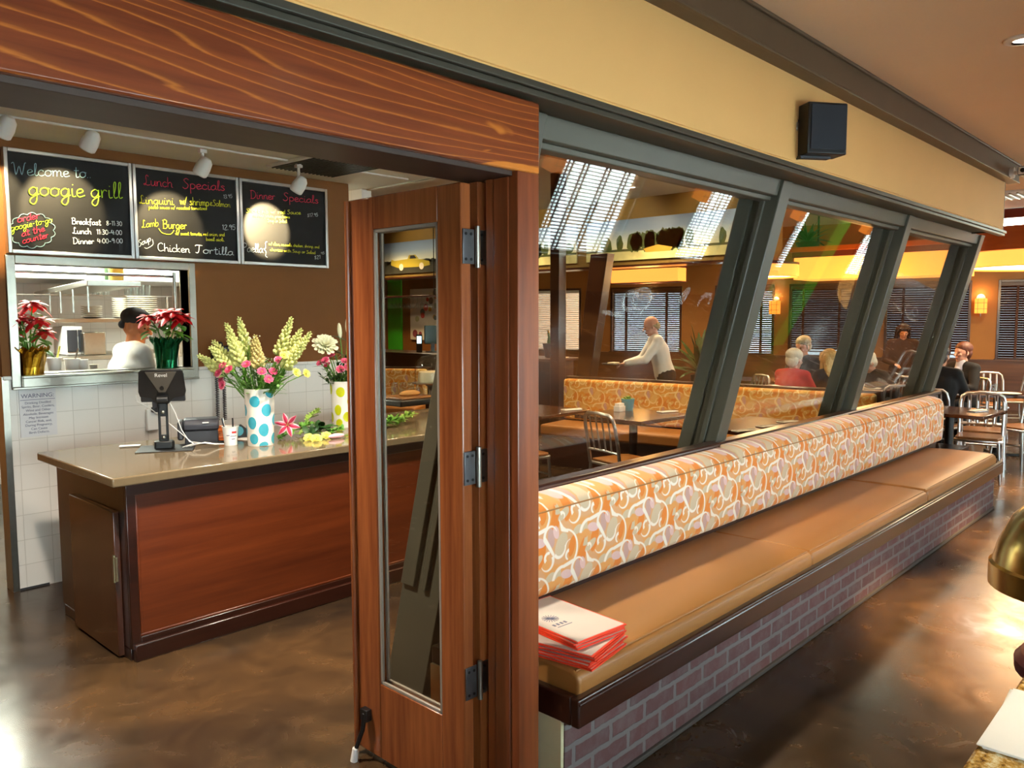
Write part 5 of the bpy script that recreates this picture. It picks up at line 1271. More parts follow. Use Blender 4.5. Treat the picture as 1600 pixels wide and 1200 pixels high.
# ------------------------------------------------------------------ dining room furniture
FH = Vector((cos(YAW), sin(YAW), 0)); RH = Vector((sin(YAW), -cos(YAW), 0))
def gp(px, d, z=0.0):
    p = FH*d+RH*((px-800)/FPX*d); return Vector((p.x, p.y, z))
BF = fabric('booth_scroll_fabric', back=('d08c2c', 'dc9c38'), beige='d8ae62', line='ecd096', blush='d6a45a', u0=.1, v0=.1, deep='cc7e20', mid='d29c48')
def booth(label, a, b, flip=1):
    a = Vector(a); b = Vector(b); d = b-a; L = d.length
    t = thing('banquette', label, 'banquette', (a.x, a.y, 0), atan2(d.y, d.x))
    s = flip
    obj('base', MB().box(0, L, min(0, s*-.55), max(0, s*-.55), 0, .34), M['darkwood'], t, **W)
    n = max(1, round(L/1.75))
    for i in range(n):
        x0, x1 = L*i/n+.004, L*(i+1)/n-.004
        obj('seat_cushion', MB().box(x0, x1, min(s*-.08, s*-.6), max(s*-.08, s*-.6), .34, .46), M['vinyl'], t, bevel=.025, seg=3, **W)
        obj('back_cushion', MB().box(x0, x1, min(s*-.10, s*.02), max(s*-.10, s*.02), .47, .94), BF, t, bevel=.03, seg=3, **W)
    obj('cap_rail', MB().box(-.03, L+.03, min(s*.02, s*.10), max(s*.02, s*.10), 0, .965), M['darkwood'], t, bevel=.008, **W)
    return t
A_ = at(886, 591, z=.94); 
booth('long orange scroll patterned booth in the middle of the dining room', (A_.x, A_.y, 0), (7.83, 2.62, 0))
q0, q1 = gp(560, 11.4), gp(668, 11.2)
booth('orange patterned booth seen through the door glass behind the cake stand', q0, q1)

def table(label, c, rz, w, d, z=.75, grp='square dark dining tables'):
    t = thing('dining_table', label, 'table', (c[0], c[1], 0), rz, grp)
    obj('table_top', MB().box(-w/2, w/2, -d/2, d/2, z-.035, z), M['table'], t, bevel=.005, **W)
    obj('pedestal', MB().cyl((0, 0, .02), (0, 0, z-.035), .04, n=16).box(-.2, .2, -.02, .02, z-.05, z-.034).box(-.02, .02, -.2, .2, z-.05, z-.034), M['black'], t, **W)
    obj('foot', MB().prism([(-.3, -.035), (.3, -.035), (.3, .035), (-.3, .035)], 'z', 0, .03).prism([(-.035, -.3), (.035, -.3), (.035, .3), (-.035, .3)], 'z', 0, .03), M['black'], t, bevel=.006, **W)
    return t
table('dark square table beside the fir post behind the glass', (5.93, 5.24), 0, .74, .80)
table('dark square table holding the turquoise pot', (6.28, 4.31), radians(-3), .80, .78)
table('dark square table close behind the glass between the first two mullions', (6.38, 3.05), radians(-3), .95, .80)
table('dark square table just past the end of the bench', (8.62, 2.20), radians(-4), .70, .80)
tq = gp(1562, 9.5); table('dark table in front of the suited man at the right edge', tq, YAW-pi/2-.25, 1.15, .62)
tq2 = gp(1278, 10.0); table('dark table of the family behind the booth', tq2, radians(15), .58, .7)
tq3 = gp(1178, 11.7); table('small dark table behind the booth near the first mullion', tq3, radians(25), .7, .7)

def navy_chair(label, c, rz, grp='aluminium slat back chairs'):
    """+x is where the sitter looks; c is the seat centre"""
    t = thing('dining_chair', label, 'chair', (c[0], c[1], 0), rz, grp)
    s = MB().prism([(-.19, -.19), (.15, -.205), (.21, -.17), (.21, .17), (.15, .205), (-.19, .19)], 'z', .435, .46)
    obj('seat', s, M['seatwood'], t, bevel=.008, **W)
    f = MB().tube([(-.195, -.195, .425), (.19, -.205, .425), (.215, -.17, .425), (.215, .17, .425), (.19, .205, .425), (-.195, .195, .425)], .014, 8, closed=True)
    obj('seat_frame', f, M['alu'], t, **W)
    bk = MB().tube([(-.205, -.195, .43), (-.23, -.197, .60), (-.262, -.195, .76), (-.275, -.18, .83), (-.282, -.14, .862), (-.286, 0, .87), (-.282, .14, .862), (-.275, .18, .83), (-.262, .195, .76), (-.23, .197, .60), (-.205, .195, .43)], .0155, 10)
    bk.tube([(-.222, -.195, .545), (-.226, 0, .55), (-.222, .195, .545)], .011, 8)
    obj('back_frame', bk, M['alu'], t, **W)
    for y in (-.12, -.04, .04, .12):
        obj('back_slat', MB().tube([(-.225, y*.92, .545), (-.252, y, .70), (-.284, y, .862)], .011, 8, flat=.45), M['alu'], t, **W)
    for sx, sy in ((-1, -1), (-1, 1), (1, -1), (1, 1)):
        if sx < 0: P = [(-.20, sy*.192, .44), (-.215, sy*.198, .22), (-.25, sy*.205, 0)]
        else: P = [(.205, sy*.175, .43), (.212, sy*.19, .22), (.222, sy*.205, 0)]
        obj('leg', MB().tube(P, [.0155, .014, .012], 10), M['alu'], t, **W)
    st = MB().tube([(-.222, -.198, .20), (.213, -.193, .20)], .009, 8).tube([(-.222, .198, .20), (.213, .193, .20)], .009, 8).tube([(.211, -.188, .26), (.211, .188, .26)], .009, 8)
    obj('stretcher', st, M['alu'], t, **W)
    return t
ch = navy_chair('aluminium slat back chair with wood seat at the turquoise pot table', (5.585, 3.93), radians(-14))
def put_chair(label, c, rz): return dup(ch, (c[0], c[1], 0), rz, label)
s2 = at(838, 700, z=.45)
put_chair('aluminium chair showing only its seat edge beside the fir post', (5.24, 4.83), radians(-14))
q = gp(1526, 7.95); put_chair('aluminium chair tucked at the far side of the table past the bench end', (9.12, 2.05), radians(190))
q = gp(1543, 8.5); put_chair('aluminium chair with its back to us before the table at the right edge', q, radians(10))
q = gp(1604, 8.75); put_chair('aluminium chair at the right edge with its wood seat showing', q, radians(150))
q = gp(1549, 11.0); put_chair('aluminium chair behind the suited man at the right', q, radians(200))
q = gp(1163, 10.75); put_chair('pale chair back showing over the booth left of the woman in red', q, radians(150))
q = gp(1404, 9.45); put_chair('aluminium chair top showing below the standing woman', q, radians(30))
q = gp(1580, 11.6); put_chair('tilted aluminium chair back at the far right by the blinds', q, radians(120))

def setting(label, c, z, rz, grp='rolled napkin settings'):
    t = thing('napkin_setting', label, 'napkin', (c[0], c[1], z), rz, grp)
    obj('napkin', MB().box(-.10, .10, -.045, .045, 0, .012), M['paper'], t, bevel=.004, **W)
    for n, y in (('fork', -.015), ('knife', .015)):
        obj(n, MB().tube([(-.10, y, .0155), (.02, y, .016), (.11, y, .0155)], [.005, .003, .008], 6, flat=.35), M['steel'], t, **W)
for px, py, l in ((893, 641, 'on the table beside the fir post'), (1043, 644, 'on the turquoise pot table'), (1163, 674, 'nearest the first mullion on the table behind the glass'), (1200, 667, 'middle one on the table behind the glass'), (1232, 660, 'furthest on the table behind the glass'),
                  (1527, 643, 'on the table past the bench end')):
    p = at(px, py, z=.75); setting('white napkin with cutlery '+l, p, .7505, radians(-20))
p = at(981, 641, z=.75); t = thing('herb_pot', 'turquoise pot with a small green plant on the dark table', 'potted plant', (p.x, p.y, .75))
obj('pot', MB().lathe([(0, 0), (.05, 0), (.066, .11), (.068, .115), (.06, .115), (.055, .10), (0, .10)], n=24), M['teal'], t, **W)
m = MB(); rnd = random.Random(2)
for k in range(22): leaf(m, (rnd.uniform(-.02, .02), rnd.uniform(-.02, .02), .10), (rnd.uniform(-1, 1), rnd.uniform(-1, 1), rnd.uniform(.4, 1.2)), .06, .014)
obj('leaves', m, M['leaf_lite'], t, **W)
p = at(968, 643, z=.75); t = thing('sugar_caddy', 'white sugar caddy beside the turquoise pot', 'caddy', (p.x, p.y, .75))
obj('box', MB().prism([(-.05, -.035), (.05, -.035), (.05, .035), (-.05, .035)], 'z', 0, .055), M['white'], t, bevel=.003, **W)
m = MB()
for k in range(8): m.box(-.043+k*.011, -.036+k*.011, -.025, .025, .02, .082)
obj('packets', m, M['paper'], t, **W)
for i, (px, l) in enumerate(((1494, 'left'), (1500, 'middle'), (1506, 'right'))):
    p = at(px, 611, z=.75); p = gp(px, 9.25)
    t = thing('shaker', 'glass and steel shaker before the suited man, %s of three' % l, 'shaker', (p.x, p.y, .7505), 0, 'shakers by the suited man')
    obj('jar', MB().lathe([(0, 0), (.022, 0), (.024, .06), (0, .06)], n=14), M['drink'] if i != 1 else M['paper'], t, **W); obj('lid', MB().lathe([(.024, .06), (.024, .08), (.012, .09), (0, .09)], n=14), M['steel'], t, **W)
p = gp(1559, 9.25); t = obj('drinking_glass', MB().lathe([(0, 0), (.034, 0), (.04, .13), (.036, .13), (.03, .01), (0, .01)], (p.x, p.y, .7505), 18), M['drink']); tag(t, 'clear water glass on the table at the right edge', 'glass')
for px, d, l in ((1580, 9.3, 'white plate at the right on the table before the suited man'), (1298, 9.85, 'white plate before the blonde woman'), (1362, 10.0, 'white plate below the standing woman')):
    p = gp(px, d); z = .7505 if px != 1395 else .7505
    t = obj('plate', MB().lathe([(0, 0), (.08, 0), (.13, .014), (.13, .018), (.08, .006), (0, .006)], (p.x, p.y, z), 26), M['ramekin']); tag(t, l, 'plate')
tq4 = gp(1357, 10.2); table('dark table of the bent white haired guest below the standing woman', tq4, radians(25), .52, .6)
p = gp(1348, 9.95); t = thing('coffee_cup', 'white cup by the bent white haired guest', 'cup', (p.x, p.y, .7505))

obj('cup', MB().lathe([(0, 0), (.025, 0), (.04, .07), (.036, .07), (.022, .006), (0, .006)], n=18), M['white'], t, **W); obj('handle', MB().tube([(.036, 0, .055), (.06, 0, .05), (.06, 0, .025), (.03, 0, .018)], .005, 6), M['white'], t, **W)

# ------------------------------------------------------------------ bar under the mural wall
be = at(884, 560, z=1.07)
br = thing('bar_counter', 'dark bar counter behind the fir post with an ice bucket on it', 'bar counter', (be.x, be.y+1.5, 0))
obj('bar_top', MB().box(be.x-.35, be.x+.35, be.y, 13.2, 1.03, 1.07), M['darkwood'], br, bevel=.008)
obj('bar_front', MB().box(be.x-.25, be.x+.25, be.y+.06, 13.1, 0, 1.03), M['darkwood_z'], br)
p = at(852, 560, z=1.07); t = thing('ice_bucket', 'dark ice bucket holding a bottle on the bar', 'ice bucket', (be.x, p.y+.05, 1.07))
obj('bucket', MB().lathe([(0, 0), (.09, 0), (.125, .2), (.13, .2), (.13, .21), (.115, .21), (.085, .02), (0, .02)], n=24), M['dgrey'], t, **W)
obj('handle', MB().tube([(.125, 0, .16), (.16, 0, .19), (.16, 0, .13), (.122, 0, .12)], .006, 6), M['steel'], t, **W)
bo = obj('bottle', MB().tube([(0, 0, .08), (-.03, .0, .24), (-.05, 0, .30), (-.075, 0, .40)], [.042, .042, .017, .015], 14), M['leaf_dark'], t, **W)
obj('bottle_foil', MB().tube([(-.066, 0, .365), (-.076, 0, .405)], .0165, 12), M['gold'], bo, **W)
t = thing('paper_sheet', 'cream paper lying on the bar end by the ice bucket', 'paper', (be.x+.05, be.y+.2, 1.0702), .3)
obj('sheet', MB().box(-.1, .1, -.14, .14, 0, .012), M['c_cream'], t, **W)
struct('wall_back_bar', MB().box(10.95, 11.05, 10.9, 13.98, 0, 3.4), M['brown'], smooth=False)
def onx(px, py, x): return at(px, py, x=x)
a = onx(606, 430, 10.93); b = onx(629, 565, 10.93)
t = thing('green_panel', 'bright green upright wall panel seen through the door glass', 'wall panel', (10.94, (a.y+b.y)/2, 0))
obj('panel', MB().box(10.91, 10.949, b.y, a.y, .6, 2.5), M['green'], t, bevel=.004)
a = onx(641, 452, 10.91); b = onx(690, 532, 10.91)
t = thing('circle_canvas', 'cream canvas painted with coloured circles seen through the door glass', 'picture', (10.93, (a.y+b.y)/2, b.z))
obj('canvas', MB().box(10.90, 10.949, b.y, a.y, b.z, a.z), M['c_cream'], t, bevel=.004)
rnd = random.Random(12); cols = ['c23a2a', 'd9722a', '7a6a5a', '5f6a60', 'b8862c', '8a3a40', 'a9a878']
for k in range(15):
    yy = rnd.uniform(b.y+.08, a.y-.08); zz = rnd.uniform(b.z+.08, a.z-.08); rr = rnd.uniform(.04, .085)
    obj('painted_circle', MB().cyl((10.90, yy, zz), (10.896-.0004*k, yy, zz), rr, n=22), plain('circle_paint_%d' % k, cols[k % 7], .7, var=0), t, smooth=False)
gx = 9.7; a = onx(596, 466, gx); b = onx(684, 466, gx)
rack = thing('stemware_rack', 'dark hanging rack over the bar holding upturned wine glasses', 'rack', (gx, (a.y+b.y)/2, a.z))
obj('rack_board', MB().box(gx-.2, gx+.2, b.y, a.y, a.z, a.z+.03), M['darkwood'], rack, bevel=.004)
for yy in (b.y+.1, a.y-.1): obj('hanger', MB().cyl((gx, yy, a.z+.03), (gx, yy, 3.4), .008, n=8), M['black'], rack)
wg = None; n = 13
ORD = ['first', 'second', 'third', 'fourth', 'fifth', 'sixth', 'seventh', 'eighth', 'ninth', 'tenth', 'eleventh', 'twelfth', 'thirteenth']
for k in range(n):
    yy = a.y-.06-(a.y-b.y-.12)*k/(n-1)
    if wg is None:
        wg = obj('wine_glass', MB().lathe([(0, 0), (.033, -.001), (.033, -.004), (.005, -.010), (.004, -.08), (.012, -.095), (.036, -.13), (.040, -.165), (.033, -.20), (.031, -.20), (.036, -.165), (.03, -.13), (0, -.1)], n=14), M['drink'])
        o = wg
    else: o = wg.copy(); COL.objects.link(o)
    o.location = (gx, yy, a.z-.0005); tag(o, 'upturned wine glass on the hanging rack, %s from the left' % ORD[k], 'wine glass', 'wine glasses on the hanging rack')
t = thing('bar_monitor', 'dark register screen on the bar seen through the door glass', 'monitor', (be.x+.05, onx(676, 540, be.x+.05).y, 1.07))
t.rotation_euler = (0, 0, YAW-pi/2+.3)
obj('screen', MB().box(-.14, .16, -.02, .02, .14, .45), plain('teal_screen_glass', '14302c', .15), t, bevel=.01, **W); obj('foot', MB().box(-.1, .1, -.09, .09, 0, .02).box(-.03, .03, -.02, .02, .02, .16), M['black'], t, **W)
t = thing('lit_phone_screen', 'small glowing pale blue card reader beside the dark register screen', 'card reader', (be.x-.1, onx(655, 540, be.x-.1).y, 1.07)); t.rotation_euler = (0, 0, YAW-pi/2)
obj('case', MB().box(-.05, .05, 0, .03, 0, .30), M['black'], t, bevel=.006, **W); obj('screen', MB().box(-.035, .035, -.004, .0, .15, .27), emitter('lit_blue_screen', (.45, .8, 1, 1), 3), t, **W)

# ------------------------------------------------------------------ photo murals on the soffit wall
def mural(label, y0, y1, seed, kind):
    x = 9.99; z0, z1 = 2.50, 3.10
    t = thing('photo_mural', label, 'mural', (x, (y0+y1)/2, z0), 0, 'photo murals on the soffit wall')
    nt = NT('mural_sky_%d' % seed); zc = sep(nt, nt.coord())[2]; yc = sep(nt, nt.coord())[1]
    hz = .17
    c = nt.ramp(zc/.6+(E(nt, nt.noise(nt.coord((1, 1, 4)), 2, 3))-.5)*.12, [(.20, 'f6e8a8'), (.45, 'd9dcc6'), (.75, '8fa3b8'), (1, '6d8096')])
    nt.set(color=c, rough=.35)
    obj('printed_sky', MB().box(x-.02, x+.009, y0, y1, z0, z1), nt.m, t, smooth=False)
    g = MB(); X = x-.021
    rnd = random.Random(seed)
    def blobz(mb, cy, cz, ry, rz, n=12):
        P = []
        for k in range(n):
            a_ = 2*pi*k/n; f = rnd.uniform(.8, 1.15); P.append((cy+ry*f*cos(a_), cz+rz*f*sin(a_)))
        mb.prism(P, 'x', X-.002, X)
    if kind == 'trees':
        obj('printed_water', MB().box(X-.001, X, y0, y1, z0, z0+.16), plain('mural_water_%d' % seed, 'd8cc8c', .3, var=.25, scale=5), t, smooth=False)
        tr_ = MB()
        for k in range(26):
            cy = rnd.gauss((y0+y1)/2, (y1-y0)*.22); cy = min(max(cy, y0+.1), y1-.1); h = .13*(1-abs(cy-(y0+y1)/2)/(y1-y0))+.03
            blobz(tr_, cy, z0+.16+h*.7, rnd.uniform(.05, .12), h)
        obj('printed_trees', tr_, plain('mural_tree_%d' % seed, '4c5a20', .5, var=.3, scale=12), t, smooth=False)
        bk_ = MB().box(X-.0015, X, y0, y1, z0+.13, z0+.165); obj('printed_shore', bk_, plain('mural_shore_%d' % seed, '565a30', .5, var=.3), t, smooth=False)
        obj('printed_boat', MB().prism([(y1-1.5, z0+.10), (y1-1.1, z0+.10), (y1-1.05, z0+.15), (y1-1.3, z0+.2), (y1-1.55, z0+.15)], 'x', X-.003, X), plain('mural_boat_%d' % seed, 'c89a30', .5), t, smooth=False)
    else:
        obj('printed_ground', MB().box(X-.001, X, y0, y1, z0, z0+.2), plain('mural_ground_%d' % seed, '3a3a30', .4, var=.3, scale=3), t, smooth=False)
        hl = MB()
        for k in range(14): blobz(hl, y0+(y1-y0)*k/13, z0+.2, .16, .05)
        obj('printed_hills', hl, plain('mural_hills_%d' % seed, '2e3228', .5), t, smooth=False)
        cy = (y0+y1)/2-.18; q = lambda u, v: (cy-u*1.0, z0+v)
        body = [q(-.62, .17), q(-.60, .28), q(-.50, .25), q(-.10, .27), q(.10, .26), q(.34, .24), q(.52, .20), q(.54, .13), q(.38, .11), q(-.40, .11)]
        obj('printed_car', MB().prism(body, 'x', X-.004, X).prism([q(-.12, .26), q(-.06, .34), q(.12, .34), q(.22, .26)], 'x', X-.003, X), plain('mural_car_yellow', 'b9a53a', .35), t, smooth=False)
        wh = MB()
        for u in (-.30, .30): wh.cyl((X, cy-u, z0+.12), (X-.005, cy-u, z0+.12), .065, n=18)
        obj('printed_wheels', wh, M['c_cream'], t, smooth=False)
        obj('printed_windscreen', MB().prism([q(-.05, .27), q(-.02, .33), q(.09, .33), q(.16, .27)], 'x', X-.0045, X), M['dgrey'], t, smooth=False)
mural('photo mural of lakeside trees under a pale sky', 4.95, 7.75, 3, 'trees')
mural('photo mural of a green shore half hidden by the fir post', 7.95, 10.7, 4, 'trees')
mural('photo mural of an old yellow car under a blue sky', 11.0, 13.3, 5, 'car')

# ------------------------------------------------------------------ amber lights
a = onx(961, 436, 11.0); b = onx(1066, 438, 11.0)
t = thing('amber_light_box', 'rectangular glowing amber light box under the landscape mural', 'light box', (11.0, (a.y+b.y)/2, 2.2))
obj('shade', MB().box(10.88, 11.12, b.y, a.y, 2.21, 2.42), M['amber_hot'], t, bevel=.01)
obj('frame', MB().box(10.87, 11.13, b.y-.01, a.y+.01, 2.42, 2.46).box(10.87, 11.13, b.y-.01, a.y+.01, 2.195, 2.21), M['redbrown'], t)
obj('hanger', MB().cyl((11, a.y-.1, 2.46), (11, a.y-.1, 3.4), .01, n=8).cyl((11, b.y+.1, 2.46), (11, b.y+.1, 3.4), .01, n=8), M['black'], t)
lamp('POINT', (11.0, (a.y+b.y)/2, 2.1), 25, (1, .5, .15), .2, name='amber_glow')
a = onx(1241, 437, 11.65); b = onx(1500, 430, 11.65)
t = thing('amber_canopy', 'long glowing amber canopy behind the last two steel mullions', 'canopy light', (11.8, (a.y+b.y)/2, 2.2))
obj('glowing_panel', MB().box(11.62, 12.35, b.y, a.y, 2.2, 2.52), M['amber_hot'], t, bevel=.006)
obj('upper_trim', MB().box(11.60, 12.37, b.y-.02, a.y+.02, 2.52, 2.60), M['redbrown'], t)
obj('wood_crown', MB().box(11.55, 12.40, b.y-.05, a.y+.05, 2.60, 2.67), M['orangewood'], t, bevel=.006)
obj('hanger', MB().cyl((12, a.y-.2, 2.67), (12, a.y-.2, 3.4), .015, n=8).cyl((12, b.y+.2, 2.67), (12, b.y+.2, 3.4), .015, n=8), M['black'], t)
lamp('POINT', (11.3, (a.y+b.y)/2, 2.0), 45, (1, .5, .15), .3, name='amber_glow')
def drum(label, c, r, z0, h, wood_=None):
    t = thing('drum_pendant', label, 'pendant', (c.x, c.y, z0))
    obj('shade', MB().lathe([(r*.98, 0), (r, 0), (r, h), (r*.98, h)], n=48), M['amber_hot'], t, **W)
    obj('diffuser', MB().lathe([(0, .012), (r*.97, .012), (r*.97, .02), (0, .02)], n=48), M['diffuser'], t, **W)
    obj('rim', MB().lathe([(r*.97, -.012), (r*1.01, -.012), (r*1.01, 0), (r*.97, 0)], n=48), M['amber'], t, **W)
    top_ = wood_ or .03
    obj('wood_drum', MB().lathe([(0, h), (r*1.12 if wood_ else r, h), (r*1.14 if wood_ else r, h+top_), (0, h+top_)], n=48), M['orangewood'] if wood_ else M['redbrown'], t, **W)
    obj('rod', MB().cyl((0, 0, h+top_), (0, 0, 3.4-z0), .02, n=10), M['black'], t, **W)
    lamp('POINT', (c.x, c.y, z0-.1), 60 if wood_ else 30, (1, .6, .25), .3, name='drum_glow')
drum('round amber drum pendant left of the long canopy', gp(1190, 11.0), .46, 2.2, .15)
drum('large round pendant with orange wood drum at the right edge', gp(1618, 9.6), .78, 2.24, .17, .26)
# plants
def spiky(label, c, z, n, L, w_, mat, pot, seed):
    rnd = random.Random(seed); t = thing('spiky_plant', label, 'potted plant', (c.x, c.y, z)); m = MB()
    for k in range(n):
        a_ = rnd.uniform(0, 6.28); el = rnd.uniform(.25, 1.45); leaf(m, (0, 0, pot), (cos(a_)*cos(el), sin(a_)*cos(el), sin(el)), L*rnd.uniform(.6, 1.1), w_, rnd.uniform(.05, .5))
    obj('leaves', m, mat, t, **W); obj('pot', MB().lathe([(0, 0), (.13, 0), (.18, pot), (.16, pot), (.15, pot-.03), (0, pot-.03)], n=24), M['dgrey'], t, **W)
spiky('dark spiky plant standing on the amber canopy', Vector((11.95, onx(1262, 380, 11.95).y, 0)), 2.67, 46, .42, .03, M['leaf_dark'], .1, 4)
spiky('dark tall leafy plant in a pot beside the far blind', gp(1097, 13.2), 0, 60, .9, .05, M['leaf_dark'], .7, 6)
# dark leaning upright and wood post by the bar
pq = gp(872, 9.9); struct('pillar', MB().box(pq.x-.07, pq.x+.07, pq.y-.07, pq.y+.07, 0, 3.4), M['darkwood_z'], bevel=.006)
lp = MB(); y0 = onx(915, 560, 9.9).y; y1 = onx(938, 440, 9.9).y
a = gp(897, 10.0, .9); b = gp(935, 10.0, 2.44)
lp.add([tuple(a+v) for v in (Vector((0, -.1, -.9)), Vector((.15, -.1, -.9)), Vector((.15, .1, -.9)), Vector((0, .1, -.9)))]+[tuple(b+v) for v in (Vector((0, -.13, 0)), Vector((.15, -.13, 0)), Vector((.15, .13, 0)), Vector((0, .13, 0)))],
       [(0,3,2,1),(4,5,6,7),(0,1,5,4),(1,2,6,5),(2,3,7,6),(3,0,4,7)])
lab(struct('pillar_leaning', lp, M['darkwood_z'], bevel=.006), 'dark leaning wooden upright behind the booth end', 'pillar')
# ------------------------------------------------------------------ people
def ik(S, Hh, l1, l2, pole):
    d = Hh-S; D = min(d.length, (l1+l2)*.999); u = d.normalized(); Hh = S+u*D
    a = (l1*l1-l2*l2+D*D)/(2*D); h = sqrt(max(1e-6, l1*l1-a*a)); p = Vector(pole)-u*Vector(pole).dot(u); p.normalize()
    return S+u*a+p*h, Hh
def person(label, loc, az, s=1.0, seated=False, lean=5, head_yaw=0, head_pitch=0, hands=None, skin='skin', top='c_white', legs='c_black', hair='hair_brown', style='short', stride=0, extras=None, seat=.46):
    t = thing('person', label, 'person', (loc[0], loc[1], 0), az)
    V = Vector; Y = V((0, 1, 0)); hz = (seat+.10) if seated else .93*s
    la = radians(lean); T = V((sin(la), 0, cos(la))); Fw = V((cos(la), 0, -sin(la)))
    hip = V((0, 0, hz)); waist = hip+T*.17*s; chest = hip+T*.34*s; nb = hip+T*.50*s
    sh = {1: hip+T*.465*s+Y*.180*s, -1: hip+T*.465*s-Y*.180*s}
    nk = (T+V((.25*sin(la)+.1, 0, .6))).normalized(); hc = nb+nk*.155*s
    HM = Matrix.Rotation(radians(head_yaw), 4, 'Z') @ Matrix.Rotation(radians(head_pitch), 4, 'Y')
    def hp(x, y, z): return hc+(HM @ V((x*s, y*s, z*s)))
    skinc = []; shirt = []; trou = []; shoe = []
    def both(lst, p0, r0, p1, r1, g): skinc.append((p0, r0*s, p1, r1*s)); lst.append((p0, r0*s+g, p1, r1*s+g))
    g = .014
    for a, b, w0, w1, r0, r1 in ((hip, waist, .075, .065, .115, .10), (waist, chest, .065, .095, .10, .108), (chest, hip+T*.43*s, .095, .11, .108, .075)):
        for q in (1, 0, -1): both(shirt, a+Y*q*w0*s, r0, b+Y*q*w1*s, r1, g)
    both(shirt, sh[1], .062, nb-T*.01*s, .058, g*.8); both(shirt, sh[-1], .062, nb-T*.01*s, .058, g*.8)
    skinc.append((nb, .057*s, hc-nk*.06*s, .052*s)); shirt.append((nb-T*.02*s, .066*s, nb+nk*.015*s, .062*s))
    for q in (1, -1):
        hpos = V(hands[0 if q > 0 else 1]) if hands else hip+V((.08, q*.24, -.05 if not seated else .12))
        el, wr = ik(sh[q], hpos, .29*s, .26*s, V((-.5, q*.6, -.7)))
        both(shirt, sh[q], .050, el, .042, g); both(shirt, el, .042, wr-(wr-el).normalized()*.02, .031, g)
        f = (wr-el).normalized(); sd = f.cross(V((0, 0, 1))); sd = sd.normalized() if sd.length > .1 else V((0, 1, 0)); dn = sd.cross(f)
        palm = wr+f*.05*s
        for k in (-.022, -.007, .008, .022): skinc.append((wr, .018*s, palm+sd*k*s, .013*s))
        for k, L in ((-.027, .060), (-.009, .075), (.009, .070), (.026, .055)):
            b = palm+f*.02*s+sd*k*s; m_ = b+(f*.8-dn*.3*1)*L*.55*s; skinc.append((palm+sd*k*s, .0105*s, b, .0095*s)); skinc.append((b, .0095*s, m_, .009*s)); skinc.append((m_, .009*s, m_+(f*.5-dn*.6)*L*.5*s, .0075*s))
        th = wr+f*.02*s; skinc.append((th, .014*s, th+(f*.6-sd*q*.8)*.045*s, .011*s)); skinc.append((th+(f*.6-sd*q*.8)*.045*s, .011*s, th+(f*.95-sd*q*.7)*.07*s, .009*s))
        hj = hip+Y*q*.09*s
        if seated: kn = V((.42*s, q*.12, hz-.02)); an = V((.44*s, q*.12, .09))
        else:
            st = stride*q; kn = V((.06+.18*st, q*.10, .50*s)); an = V((.40*st-.05 if st else 0, q*.10, .09 if st >= 0 else .12))
        both(trou, hj, .088, kn, .058, .012); both(trou, kn, .058, an, .038, .014)
        toe = an+V((.15*s, q*.015, -.045)); skinc.append((an, .036*s, toe, .026*s)); shoe.append((an+V((-.03, 0, -.04)), .042*s, toe+V((.02, 0, 0)), .034*s))
    for q in (1, 0, -1): trou.append((hip+Y*q*.08*s, .128*s, hip+T*.05*s+Y*q*.075*s, .122*s))
    ells = [(hp(0, 0, .02), (.098*s, .077*s, .108*s), 16, 12, HM.to_3x3()), (hp(.032, 0, -.055), (.058*s, .052*s, .062*s), 14, 10, HM.to_3x3()), (hp(0, .078, -.005), (.020*s, .009*s, .032*s), 10, 8, HM.to_3x3()), (hp(0, -.078, -.005), (.020*s, .009*s, .032*s), 10, 8, HM.to_3x3()),
            (hp(.078, 0, -.062), (.018*s, .026*s, .013*s), 10, 8, HM.to_3x3()), (hp(.062, 0, -.098), (.026*s, .028*s, .022*s), 10, 8, HM.to_3x3())]
    skinc += [(hp(.090, 0, .015), .010*s, hp(.118, 0, -.028), .0145*s), (hp(.084, .03, .026), .013*s, hp(.084, -.03, .026), .013*s), (hp(.074, .042, -.02), .016*s, hp(.078, .02, -.032), .014*s), (hp(.074, -.042, -.02), .016*s, hp(.078, -.02, -.032), .014*s)]
    blob('body', skinc, M[skin], t, .0075, 4, ells=ells)
    for q in (1, -1):
        e = obj('eye', MB().ell(hp(.086, q*.031, .002), (.007*s, .011*s, .0055*s), 10, 7), M['eye'], t, world=False)
    obj('mouth', MB().ell(hp(.096, 0, -.064), (.006*s, .024*s, .006*s), 12, 6, HM.to_3x3()), M['lip'], t, world=False)
    blob('shirt' if top not in ('c_brown', 'c_black') else 'jacket', shirt, M[top], t, .011, 14)
    blob('trousers', trou, M[legs], t, .012, 4); blob('shoes', shoe, M['c_black'], t, .012, 3)
